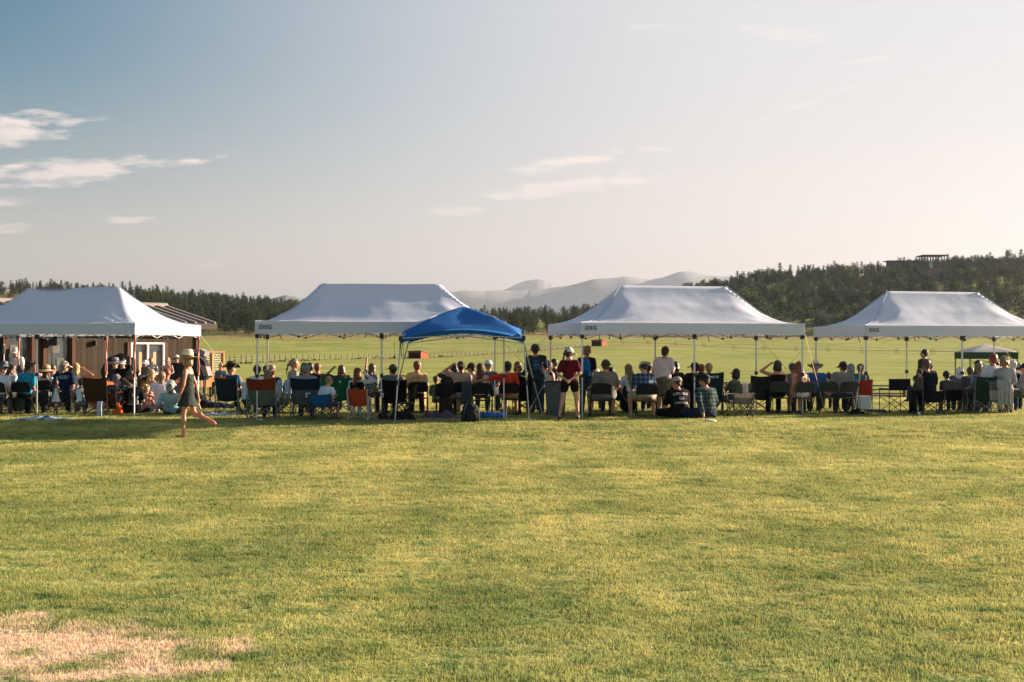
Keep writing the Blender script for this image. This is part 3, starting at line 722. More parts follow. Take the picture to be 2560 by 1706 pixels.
    # lamp on the wall
    b = MB(); b.box((-4.1, -.06, 1.95), (.1, .12, .16)); b.build('wall_lamp', DARKM, t)
    # attached deck with steps
    d = empty('wooden_deck', C0 + CN*.1, rz, 'low orange-brown wooden deck in front of the cabin wall', 'deck')
    OW = mat('deck_wood', (.45, .22, .09), .75, .15, 3.0); OWD = mat('deck_wood_dark', (.2, .10, .05), .75, .15, 3.0)
    dz = .80; me = None; me2 = None
    for i in range(15):   # planks parallel to the wall
        if me is None:
            b = MB(); b.box((-2.1, 0, dz-.02), (4.6, .135, .04)); o = b.build('plank', OW, d); me = o.data
        else: o = link(bpy.data.objects.new('plank', me), d)
        o.location = (0, -.1-i*.14, 0)
    b = MB(); b.box((-2.1, -2.17, dz-.18), (4.6, .04, .27)); b.build('fascia_board', OW, d)
    b = MB(); b.box((.22, -1.08, dz-.18), (.04, 2.1, .27)); b.build('fascia_board', OW, d)
    for x in (-4.2, -2.6, -1.0, .1):
        b = MB(); b.box((x, -2.05, (dz-.04)/2-.1), (.12, .12, dz+.1)); b.build('post', OWD, d)
cabin()
def deck_railing():
    OW = mat('deck_wood', (.45, .22, .09), .75, .15, 3.0); OWD = mat('deck_wood_dark', (.2, .10, .05), .75, .15, 3.0)
    a = PX(512, 47.5); b_ = PX(556, 48.6); t = empty('deck_railing', a, 0, 'wooden deck railing with wire mesh infill right of the black stroller', 'railing')
    base, top = .80, 1.66; v = b_-a
    for k, nm in ((0, 'post'), (.36, 'post'), (1.0, 'post')):
        m = MB(); p = v*k; m.box((p.x, p.y, (base+top)/2-.3), (.11, .11, top-base+.5)); m.build(nm, OW if k else OWD, t)
    ang = atan2(v.y, v.x); L_ = v.length
    for z, h in ((top, .06), (base+.12, .06)):
        m = MB(); m.box((v.x/2, v.y/2, z), (L_+.2, .13, h), ang); m.build('rail', OWD, t)
    m = MB()
    for i in range(1, 12): p = v*(i/12); m.tube([(p.x, p.y, base+.15), (p.x, p.y, top-.03)], .004, 3)
    for i in range(8): z = base+.2+i*.08; m.tube([(0, 0, z), (v.x, v.y, z)], .004, 3)
    m.build('wire_mesh', mat('galvanised_wire', (.5, .5, .48), .4, .05, 3, metal=.6), t)['kind'] = 'stuff'
deck_railing()
def low_rail():
    # low rail fence behind the seats on the right, and the bench-like curved bar next to it
    t = empty('low_rail_fence', PX(1850, 52), 0, 'low brown two-rail fence running behind the seats on the right', 'fence')
    o0 = t.location.copy(); K = mat('rail_brown', (.12, .07, .045), .8, .15, 2); me = None
    for px in range(1850, 2300, 82):
        p = PX(px, 52)-o0
        if me is None:
            b = MB(); b.box((0, 0, .2), (.08, .08, .5)); q = b.build('post', K, t); me = q.data
        else: q = link(bpy.data.objects.new('post', me), t)
        q.location = p
    for z in (.14, .28, .42):
        b = MB(); b.box(((2280-1850)/FPX*52/2, 0, z), ((2280-1850)/FPX*52, .05, .045)); b.build('rail', K, t)
    p = PX(1800, 48); b = MB(); z = ZAT(957, 48)
    b.tube([(0, 0, z), (.28, 0, z), (.36, 0, z-.05), (.38, 0, z-.2), (.38, 0, 0)], .02, 6); b.tube([(.2, 0, z), (.2, 0, 0)], .016, 5); b.tube([(0, 0, z), (-.1, 0, z-.1), (-.1, 0, 0)], .02, 6)
    o = b.build('metal_hitching_rail', DARKM); o.location = p; tag(o, 'dark bent metal rail standing between the blue-black chair and the grey one', 'rail')
low_rail()
# ---------------------------------------------------------------- tents
def fabric(name, col, tr=.22, rough=.75, bump=.0):
    m = bpy.data.materials.new(name); m.use_nodes = True; nt = m.node_tree; N = nt.nodes.new; L = nt.links.new
    b = nt.nodes['Principled BSDF']; b.inputs['Roughness'].default_value = rough; b.inputs['Base Color'].default_value = col+(1,); b.inputs['Specular IOR Level'].default_value = .25
    t = N('ShaderNodeBsdfTranslucent'); t.inputs['Color'].default_value = col+(1,); ms = N('ShaderNodeMixShader'); ms.inputs[0].default_value = tr
    tc = N('ShaderNodeTexCoord'); nz = N('ShaderNodeTexNoise'); nz.inputs['Scale'].default_value = 1.4; nz.inputs['Detail'].default_value = 6; L(tc.outputs['Object'], nz.inputs['Vector'])
    bp = N('ShaderNodeBump'); bp.inputs['Strength'].default_value = .35; bp.inputs['Distance'].default_value = .05; L(nz.outputs['Fac'], bp.inputs['Height']); L(bp.outputs[0], b.inputs['Normal']); L(bp.outputs[0], t.inputs['Normal'])
    L(b.outputs[0], ms.inputs[1]); L(t.outputs[0], ms.inputs[2]); L(ms.outputs[0], nt.nodes['Material Output'].inputs['Surface'])
    return m
TENTW = fabric('white_canopy_cloth', (.66, .70, .81), .16)
STEEL = mat('white_steel', (.72, .72, .72), .35, .05, 3, spec=.5); BLK = mat('black_plastic', (.02, .021, .023), .5, .1, 5, spec=.4); INK = mat('navy_print', (.03, .05, .08), .7, .02, 3)
ROPE = mat('yellow_rope', (.75, .6, .25), .8, .1, 30); ORG = mat('orange_tag', (.9, .25, .05), .6, .05, 10); WRAP = mat('orange_red_strap', (.42, .12, .07), .7, .2, 8)
def text_mesh(name, s, size, m, parent=None, bold=.0, extrude=.001, spc=1.0):
    cu = bpy.data.curves.new(name, 'FONT'); cu.body = s; cu.size = size; cu.align_x = 'CENTER'; cu.align_y = 'CENTER'; cu.offset = bold; cu.extrude = extrude; cu.resolution_u = 3; cu.space_character = spc
    o = bpy.data.objects.new(name, cu); link(o); dg = bpy.context.evaluated_depsgraph_get(); me = bpy.data.meshes.new_from_object(o.evaluated_get(dg)); bpy.data.objects.remove(o)
    me.materials.clear(); me.materials.append(m); o = bpy.data.objects.new(name, me); return link(o, parent)
EAVE, DROP = 2.38, .30
def tent(nl, Dn, th, label, seed, logo=True, sag=0.0, rope=((1, 1),), wrap=()):
    """10 by 20 ft folding tent; local origin at the near left corner, x to the right, y away"""
    o0 = PX(nl, Dn); th = R(th); t = empty('canopy_tent', o0, th, label, 'tent', 'white ridge tents in a row')
    Lx, Ly, RZ = 6.08, 3.05, 3.40; rnd = random.Random(seed); nx, ny = 72, 40
    def hz_(x, y):
        cx, cy = x-Lx/2, y-Ly/2
        r = max(abs(cx)-1.48, 0)/(Lx/2-1.48); q = abs(cy)/(Ly/2); s = max(r, q); h = 1-s
        near_hip = 1-min(1, abs(r-q)*2.2)
        p = 1.28 + .42*near_hip + .25*sstep(.0, .6, r)
        z = EAVE + (RZ-EAVE)*max(h, 0)**p
        # loose cloth: faint pulls out of the corners and a soft dip between ribs
        e = (1-s)*s*4
        z += e*(.045*noise.noise(Vector((x*.8, y*1.1, seed*3.1))) + .010*noise.noise(Vector((x*2.4, y*3.2, seed))))
        a = math.atan2(Ly-y if y > Ly/2 else y, min(x, Lx-x)+.001); dd = math.hypot(min(x, Lx-x), min(y, Ly-y))
        z += .018*math.sin(a*26+seed)*math.exp(-((dd-.9)/.6)**2)
        if sag: z -= sag*math.exp(-((x-2.4)/.7)**2)*max(0, 1-abs(cy)*2.2)*(1 if r < .01 else 0)
        return z
    xs = sorted(set([i/nx*Lx for i in range(nx+1)])); ys = [j/ny*Ly for j in range(ny+1)]
    vs = [(x, y, hz_(x, y)) for y in ys for x in xs]; n = len(xs)
    fs = [(j*n+i, j*n+i+1, (j+1)*n+i+1, (j+1)*n+i) for j in range(ny) for i in range(n-1)]
    mesh_obj('canopy_roof', vs, fs, TENTW, t, smooth=True)
    def val(p0, p1, nrm, sd):
        m = 48; vs = []
        for k, (f0, z) in enumerate([(0, EAVE), (0, EAVE-.1), (0, EAVE-.2), (0, EAVE-DROP)]):
            for i in range(m+1):
                f = i/m; p = Vector(p0).lerp(Vector(p1), f); w = (noise.noise(Vector((f*5, sd, k*.3)))*.03+noise.noise(Vector((f*17, sd, 3)))*.008)*(k/3)*math.sin(pi*f)**.4
                zz = z + (0 if k < 3 else .016*noise.noise(Vector((f*3, sd, 7)))+.028*(4*f*(1-f))*(1 if sd % 2 else .6))
                vs.append(p + Vector(nrm)*(w+.004) + Vector((0, 0, zz)))
        fs = [(k*(m+1)+i, k*(m+1)+i+1, (k+1)*(m+1)+i+1, (k+1)*(m+1)+i) for k in range(3) for i in range(m)]
        return mesh_obj('valance', vs, fs, TENTW, t, smooth=True)
    vf = val((0, 0, 0), (Lx, 0, 0), (0, -1, 0), seed); val((0, Ly, 0), (Lx, Ly, 0), (0, 1, 0), seed+1); val((0, 0, 0), (0, Ly, 0), (-1, 0, 0), seed+2); val((Lx, 0, 0), (Lx, Ly, 0), (1, 0, 0), seed+3)
    if logo:
        tx = text_mesh('lettering', 'DSG', .15, INK, vf, .003, spc=1.18); tx.location = (.26, -.034, EAVE-.135); tx.rotation_euler = (R(90), 0, 0); tx.scale = (.95, .92, 1)
    me = mj = mf = mc = None
    for i, x in enumerate((.05, Lx/2, Lx-.05)):
        for j, y in enumerate((.05, Ly-.05)):
            if me is None:
                b = MB(); b.tube([(0, 0, 1.05), (0, 0, EAVE-.03)], .026, 4); b.tube([(0, 0, .02), (0, 0, 1.1)], .018, 4); o = b.build('leg', STEEL, t); me = o.data
                b = MB(); b.box((0, 0, .012), (.12, .12, .016)); f = b.build('foot_plate', STEEL, o); mf = f.data
                b = MB(); b.box((0, 0, 1.06), (.07, .07, .09)); c = b.build('slider', BLK, o); mc = c.data
                b = MB(); b.box((0, 0, EAVE-.34), (.09, .09, .12)); b.box((0, 0, EAVE-.06), (.08, .08, .08)); q = b.build('joint_block', BLK, o); mj = q.data
            else:
                o = link(bpy.data.objects.new('leg', me), t)
                for nm, mm in (('foot_plate', mf), ('slider', mc), ('joint_block', mj)): link(bpy.data.objects.new(nm, mm), o)
            o.location = (x, y, lawn_z(*(Matrix.Rotation(th, 3, 'Z') @ Vector((x, y, 0))+o0).xy))
            if (i, j) in wrap:
                b = MB(); b.tube([(.03+.02*math.sin(k*1.3), -.03, EAVE-.35-k*.13) for k in range(9)], .024, 5); b.build('strap_wrap', WRAP, o)
    # scissor trusses
    def truss(a, b_, nseg):
        a = Vector(a); b_ = Vector(b_); m = MB(); jn = MB()
        for k in range(nseg):
            p = a.lerp(b_, k/nseg); q = a.lerp(b_, (k+1)/nseg); hi, lo = EAVE-.07, EAVE-.37
            if k % 2: hi, lo = lo, hi
            m.tube([(p.x, p.y, hi), (q.x, q.y, lo)], .013, 4); m.tube([(p.x, p.y+.02, lo), (q.x, q.y+.02, hi)], .013, 4)
            if k: jn.box((p.x, p.y, min(hi, lo)), (.045, .04, .045)); jn.tube([(p.x, p.y, EAVE-.37), (p.x, p.y, EAVE-.24)], .008, 4)
        m.build('truss', mat('grey_steel', (.35, .35, .36), .4, .05, 3, spec=.5), t); jn.build('truss_joint', BLK, t)
    for y in (.05, Ly-.05): truss((.05, y, 0), (Lx/2, y, 0), 3); truss((Lx/2, y, 0), (Lx-.05, y, 0), 3)
    for x in (.05, Lx-.05): truss((x, .05, 0), (x, Ly-.05, 0), 3)
    for sx in (0, 1):
        for sy in (0, 1):
            pts = [Vector(((Lx-1.56*(1-f) if sx else 1.56*(1-f)) if False else lerp(Lx if sx else 0, Lx-1.56 if sx else 1.56, f), lerp(Ly*sy, Ly/2, f), 0)) for f in [k/12 for k in range(13)]]
            for p in pts: p.z = hz_(min(max(p.x, 0), Lx), min(max(p.y, 0), Ly))+.014
            b = MB(); b.tube(pts, .008, 4); b.build('seam', mat('seam_tape', (.42, .46, .55), .8, .05, 3), t)
    b = MB(); b.tube([(1.55, Ly/2, RZ-.05), (Lx-1.55, Ly/2, RZ-.05)], .02, 5)
    for sx in (0, 1):
        for sy in (0, 1):
            c = Vector((Lx*sx, Ly*sy, EAVE)); r = Vector((Lx-1.55 if sx else 1.55, Ly/2, RZ-.05)); pts = []
            for k in range(7):
                f = k/6; p = c.lerp(r, f); p.z = hz_(min(max(p.x, .01), Lx-.01), min(max(p.y, .01), Ly-.01))-.05; pts.append(p)
            b.tube(pts, .015, 4)
    b.build('roof_frame', mat('grey_steel', (.35, .35, .36), .4, .05, 3, spec=.5), t)
    for k in range(7):   # dangling black straps on the front edge
        x = rnd.uniform(.4, Lx-.3); y = rnd.choice([.04, Ly-.06]); b = MB(); z = EAVE-.27
        b.tube([(x, y, z), (x+.03*rnd.uniform(-1, 1), y, z-.06), (x+.07*rnd.uniform(-1, 1), y, z-.10-.08*rnd.random())], .012, 4); b.build('strap', BLK, t)
    for (sx, sy, dx, dy, L_, tagf) in rope:
        p = Vector((Lx*sx, Ly*sy, EAVE-.28)); d = Vector((dx, dy, 0)).normalized()*L_; b = MB(); e = p+d; e.z = .02
        b.tube([p, e], .008, 4); g = b.build('guy_rope', ROPE, t)
        if tagf:
            q = p.lerp(e, tagf); b = MB(); b.box((0, 0, 0), (.16, .05, .07), .3); b.tube([(-.2, 0, .02), (.2, 0, -.03)], .012, 4); w = b.build('rope_tensioner', ORG, g); w.location = q
    return t
# the leftmost tent is turned the other way: its near right corner is at photo px 337
_th = -20; _nr = PX(337, 36.0); _nl = _nr - Matrix.Rotation(R(_th), 3, 'Z') @ Vector((6.08, 0, 0))
tent(1280+FPX*_nl.x/_nl.y, _nl.y, _th, 'leftmost white ridge tent, its right end turned to the sun, in front of the cabin', 1, logo=False, sag=.06, rope=((1, 1, 1, .1, 1.7, .72),), wrap=((0, 1), (1, 1), (2, 1), (2, 0)))
tent(637, 34.3, 5, 'second white ridge tent from the left, partly hidden by the blue canopy', 2, rope=((0, 1, -1, .2, 2.1, .55), (1, 1, 1, .1, 2.0, .6)))
tent(1452, 35.5, 14, 'third white ridge tent from the left, over the man in the pale pink shirt', 3, rope=((0, 1, -.9, .2, 2.2, 0), (1, 1, 1.0, .0, 2.0, 0), (1, 0, .9, .7, 1.2, 0)))
tent(2163, 39.0, 15, 'rightmost white ridge tent, partly cut by the photo edge, above the empty director chair', 4, rope=((0, 1, -.5, .3, 1.8, 0), (1, 1, .6, -.6, 1.6, 0)))

# ---------------------------------------------------------------- blue canopy
def blue_canopy():
    A, B = PX(987, 32.8), PX(1324, 32.5)      # near feet
    t = empty('blue_canopy', (A+B)/2, 0, 'bright blue slant-leg pop-up canopy with a domed top, in front of the second tent', 'canopy')
    o0 = (A+B)/2; BL = fabric('blue_canopy_cloth', (.008, .125, .40), .10); GM = mat('grey_leg', (.5, .52, .53), .4, .06, 3, spec=.5)
    cs = []   # top corners, local
    wl = 2.86; dp = 2.9
    tops = [Vector((-1.42, .15, 1.98)), Vector((1.42, .15, 1.99)), Vector((1.42, .15+dp, 2.02)), Vector((-1.42, .15+dp, 2.02))]
    feet = [A-o0, B-o0, Vector((.02*36.9-o0.x*0+ (1285-1280)/FPX*36.9-o0.x, 36.4-o0.y, 0)), Vector(((977-1280)/FPX*36.9-o0.x, 36.4-o0.y, 0))]
    ap = Vector((.0, .15+dp/2, 2.74)); n = 36
    vs = []
    for j in range(n+1):
        for i in range(n+1):
            u, v = i/n, j/n; p = tops[0].lerp(tops[1], u).lerp(tops[3].lerp(tops[2], u), v)
            a, b = abs(u*2-1), abs(v*2-1); s = max(a, b); f = 1-s
            hgt = (ap.z-2.0)*(1-(s**1.7))**.95
            hip = 1-min(1, abs(a-b)*1.5)
            ed = 4*u*(1-u) if b > a else 4*v*(1-v)
            z = p.z + hgt*(.80+.20*hip)*(1-.10*math.sin(pi*min(s,1))) + .17*s**3*ed - .05*(1-ed)*s
            z += .014*noise.noise(Vector((u*6, v*6, 3)))*(1-s)*s*4
            vs.append((p.x, p.y, z))
    fs = [(j*(n+1)+i, j*(n+1)+i+1, (j+1)*(n+1)+i+1, (j+1)*(n+1)+i) for j in range(n) for i in range(n)]
    # short hem turned down all round
    rim = [j for j in range(n+1)] + [j*(n+1)+n for j in range(1, n+1)] + [n*(n+1)+i for i in range(n-1, -1, -1)] + [j*(n+1) for j in range(n-1, 0, -1)]
    b0 = len(vs)
    for k in rim: x, y, z = vs[k]; vs.append((x*1.0, y+(.0), z-.09))
    m = len(rim)
    for k in range(m): fs.append((rim[k], rim[(k+1) % m], b0+(k+1) % m, b0+k))
    mesh_obj('canopy_top', vs, fs, BL, t, smooth=True)
    for i, (f, tp) in enumerate(zip(feet, tops)):
        q = Vector((tp.x, tp.y, tp.z-.03)); q2 = q+(f-q)*.0
        b = MB(); mid = f.lerp(q, .47); b.tube([mid, q], .022, 4); b.tube([f, f.lerp(q, .5)], .016, 4); lg = b.build('leg', GM, t)
        for pp, dd in ((f.lerp(q, .48), (.06, .06, .12)), (q, (.08, .08, .12))): b = MB(); b.box(pp, dd); b.build('joint_block', BLK, lg)
        b = MB(); b.box((f.x, f.y, .012), (.12, .12, .016)); b.build('foot_plate', GM, lg)
    for i in range(4):
        p, q = tops[i], tops[(i+1) % 4]; md = (p+q)/2+Vector((0, 0, .03)); b = MB()
        b.tube([p-Vector((0, 0, .02)), md+Vector((0, 0, .02))], .012, 4); b.tube([p-Vector((0, 0, .16)), md], .012, 4); b.tube([q-Vector((0, 0, .02)), md+Vector((0, 0, .02))], .012, 4); b.tube([q-Vector((0, 0, .16)), md], .012, 4); b.box(md, (.06, .06, .06)); b.build('truss', GM, t)
        b = MB(); b.tube([p, p.lerp(ap, .5)+Vector((0, 0, .12)), ap-Vector((0, 0, .1))], .012, 4); b.build('roof_rib', GM, t)
    b = MB(); b.add([(tops[0].x+.0, tops[0].y-.01, 2.0), (tops[0].x+.04, tops[0].y-.01, 1.95), (tops[0].x+.09, tops[0].y+.01, 1.55)], [(0, 1, 2), (2, 1, 0)])
    b.tube([tops[0]+Vector((0, -.02, -.1)), tops[0]+Vector((.03, -.02, -.45))], .012, 4); b.build('strap', BLK, t)
blue_canopy()
def small_canopy():
    D = 56.0; s = D/FPX; x0, x1 = (2424-1280)*s, (2546-1280)*s; w = x1-x0; g = lawn_z(x0, D); t = empty('small_green_canopy', ((x0+x1)/2, D, 0), 0, 'low square canopy with dark green valance and pale roof, far behind the rightmost tent', 'canopy')
    GRN = fabric('dark_green_cloth', (.035, .07, .04), .15); TOP = fabric('pale_canopy_cloth', (.6, .58, .56), .2); GY = mat('grey_leg_dark', (.16, .17, .17), .5, .1, 3)
    ze, zt = ZAT(881, D), ZAT(861, D); zb = ZAT(898, D); n = 16; vs = []
    for j in range(n+1):
        for i in range(n+1):
            u, v = i/n*2-1, j/n*2-1; q = max(abs(u), abs(v)); vs.append((u*w/2, (v+1)*w/2, ze+(zt-ze)*(1-q)**.8 if q < 1 else ze))
    fs = [(j*(n+1)+i, j*(n+1)+i+1, (j+1)*(n+1)+i+1, (j+1)*(n+1)+i) for j in range(n) for i in range(n)]
    mesh_obj('canopy_top', vs, fs, TOP, t, smooth=True)
    for a, b_ in (((-w/2, 0), (w/2, 0)), ((w/2, 0), (w/2, w)), ((w/2, w), (-w/2, w)), ((-w/2, w), (-w/2, 0))):
        b = MB(); b.add([(a[0], a[1], ze), (b_[0], b_[1], ze), (b_[0], b_[1], zb), (a[0], a[1], zb)], [(0, 1, 2, 3)]); b.build('valance', GRN, t)
    me = None
    for x in (-w/2+.03, w/2-.03):
        for y in (.03, w-.03):
            if me is None: b = MB(); b.tube([(0, 0, 0), (0, 0, zb+.05)], .03, 4); o = b.build('leg', GY, t); me = o.data
            else: o = link(bpy.data.objects.new('leg', me), t)
            o.location = (x, y, 0)
    b = MB(); z = zb
    for k in range(4):
        xa = -w/2+k*w/4; xb = xa+w/4; b.tube([(xa, .04, z-.03 if k % 2 else z-.2), (xb, .04, z-.2 if k % 2 else z-.03)], .014, 4); b.tube([(xa, .06, z-.2 if k % 2 else z-.03), (xb, .06, z-.03 if k % 2 else z-.2)], .014, 4)
    b.build('truss', GY, t)
small_canopy()
# ---------------------------------------------------------------- people
SKIN = {'l': mat('skin_fair', (.55, .32, .22), .55, .06, 14, spec=.35), 'm': mat('skin_tan', (.42, .23, .15), .55, .06, 14, spec=.35), 'd': mat('skin_brown', (.22, .12, .08), .55, .06, 14, spec=.35), 'r': mat('skin_sunburnt', (.55, .24, .16), .55, .08, 14, spec=.35)}
HAIR = {'black': (.012, .011, .012), 'dark': (.03, .02, .016), 'brown': (.09, .05, .028), 'auburn': (.20, .062, .025), 'dred': (.09, .025, .018), 'blond': (.42, .28, .13), 'dblond': (.24, .16, .085), 'grey': (.24, .23, .23), 'white': (.55, .52, .5)}
def hair_mat(k):
    return mat('hair_'+k, HAIR[k], .5, .35, 26, spec=.45, bump=.6)
def cloth(c, pat=None):
    if pat is None: return mat('cloth', c, .9, .12, 9, spec=.08, transl=.0, bump=.5)
    key = ('pat', c, pat)
    if key in _mc: return _mc[key]
    m = bpy.data.materials.new('cloth_'+pat[0]); m.use_nodes = True; nt = m.node_tree; N = nt.nodes.new; L = nt.links.new; b = nt.nodes['Principled BSDF']; b.inputs['Roughness'].default_value = .9; b.inputs['Specular IOR Level'].default_value = .08
    tc = N('ShaderNodeTexCoord'); kind, c2, sc = pat
    if kind in ('plaid', 'stripe'):
        last = None; sp = N('ShaderNodeSeparateXYZ'); L(tc.outputs['Object'], sp.inputs[0])
        for ax in ((0, 2) if kind == 'plaid' else (2,)):
            mu = N('ShaderNodeMath'); mu.operation = 'MULTIPLY'; L(sp.outputs[ax], mu.inputs[0]); mu.inputs[1].default_value = sc
            fr = N('ShaderNodeMath'); fr.operation = 'FRACT'; L(mu.outputs[0], fr.inputs[0]); lt = N('ShaderNodeMath'); lt.operation = 'LESS_THAN'; L(fr.outputs[0], lt.inputs[0]); lt.inputs[1].default_value = .3 if kind == 'plaid' else .5
            if last is None: last = lt.outputs[0]
            else: ad = N('ShaderNodeMath'); ad.operation = 'ADD'; L(last, ad.inputs[0]); L(lt.outputs[0], ad.inputs[1]); hf = N('ShaderNodeMath'); hf.operation = 'MULTIPLY'; L(ad.outputs[0], hf.inputs[0]); hf.inputs[1].default_value = .5; last = hf.outputs[0]
    else:
        nz = N('ShaderNodeTexVoronoi' if kind == 'floral' else 'ShaderNodeTexNoise'); nz.inputs['Scale'].default_value = sc; L(tc.outputs['Object'], nz.inputs['Vector'])
        lt = N('ShaderNodeMath'); lt.operation = 'LESS_THAN'; L(nz.outputs[0], lt.inputs[0]); lt.inputs[1].default_value = .38 if kind == 'floral' else .5; last = lt.outputs[0]
    mx = N('ShaderNodeMix'); mx.data_type = 'RGBA'; L(last, mx.inputs[0]); mx.inputs[6].default_value = c+(1,); mx.inputs[7].default_value = c2+(1,); L(mx.outputs[2], b.inputs['Base Color'])
    _mc[key] = m; return m
PENDING = []          # meshes still to be fused into one surface
DECALS = []
def cone_ball(mb, p, q, r0, r1, n=8, flat=1.0):
    """a tapered limb with rounded ends"""
    p, q = Vector(p), Vector(q); d = q-p; L_ = d.length
    if L_ < 1e-5: mb.ell(p, (r0, r0, r0), nu=n, nv=6); return
    z = d/L_; a = Vector((0, 0, 1)) if abs(z.z) < .9 else Vector((0, 1, 0)); x = z.cross(a).normalized(); y = z.cross(x); rings = []
    for k in (80, 50, 20): t = R(k); rings.append((p - z*r0*sin(t), r0*cos(t)))
    rings += [(p, r0), (q, r1)]
    for k in (20, 50, 80): t = R(k); rings.append((q + z*r1*sin(t), r1*cos(t)))
    mb.loft([[c + (x*cos(2*pi*i/n) + y*sin(2*pi*i/n))*rr for i in range(n)] for c, rr in rings])
def fuse(name, mb, m, parent, vox, smooth=2, fold=0.0, shift=1.0):
    o = mb.build(name, m, parent, smooth=True); PENDING.append((o, vox, smooth, fold)); return o
ARMS = {'lap': ((.06, -.02, -.27), (-.07, .21, -.34)), 'side': ((.06, -.03, -.28), (.06, .05, -.53)), 'shade': ((.25, .10, .03), (.0, .13, .21)), 'raise': ((.10, .06, .22), (.13, .10, .46)),
        'behind': ((.10, -.09, -.26), (-.11, -.20, -.40)), 'hold': ((.05, .02, -.27), (-.02, .25, -.17)), 'out': ((.28, .0, -.06), (.53, .03, -.10)), 'knees': ((.07, .20, -.25), (-.04, .38, -.42)),
        'prop': ((.11, -.13, -.25), (.14, -.24, -.48)), 'fold': ((.07, .06, -.26), (-.14, .20, -.22)), 'head': ((.24, .02, .10), (.03, -.06, .26)), 'phone': ((.06, .10, -.24), (-.06, .27, -.10)), 'armrest': ((.10, -.02, -.25), (.13, .22, -.27))}
LEGS = {'stand': [(.09, 0, .90), (.10, .02, .48), (.11, -.02, .08)], 'sit': [(.09, 0, .50), (.12, .43, .52), (.13, .45, .08)], 'sitout': [(.09, 0, .46), (.13, .42, .50), (.14, .66, .08)],
        'wide': [(.10, 0, .50), (.27, .40, .51), (.26, .36, .08)], 'cross': [(.10, 0, .12), (.36, .30, .13), (.02, .40, .07)], 'kneesup': [(.10, 0, .11), (.13, .36, .44), (.12, .62, .06)],
        'lie': [(.10, 0, .12), (.12, .42, .12), (.12, .82, .07)], 'kneel': [(.10, 0, .30), (.13, .34, .08), (.11, -.06, .07)], 'stride': [(.09, 0, .9), (.09, .05, .48), (.09, .0, .07)], 'crouch': [(.1, 0, .22), (.14, .36, .42), (.12, .24, .07)]}
NPEOPLE = [0]
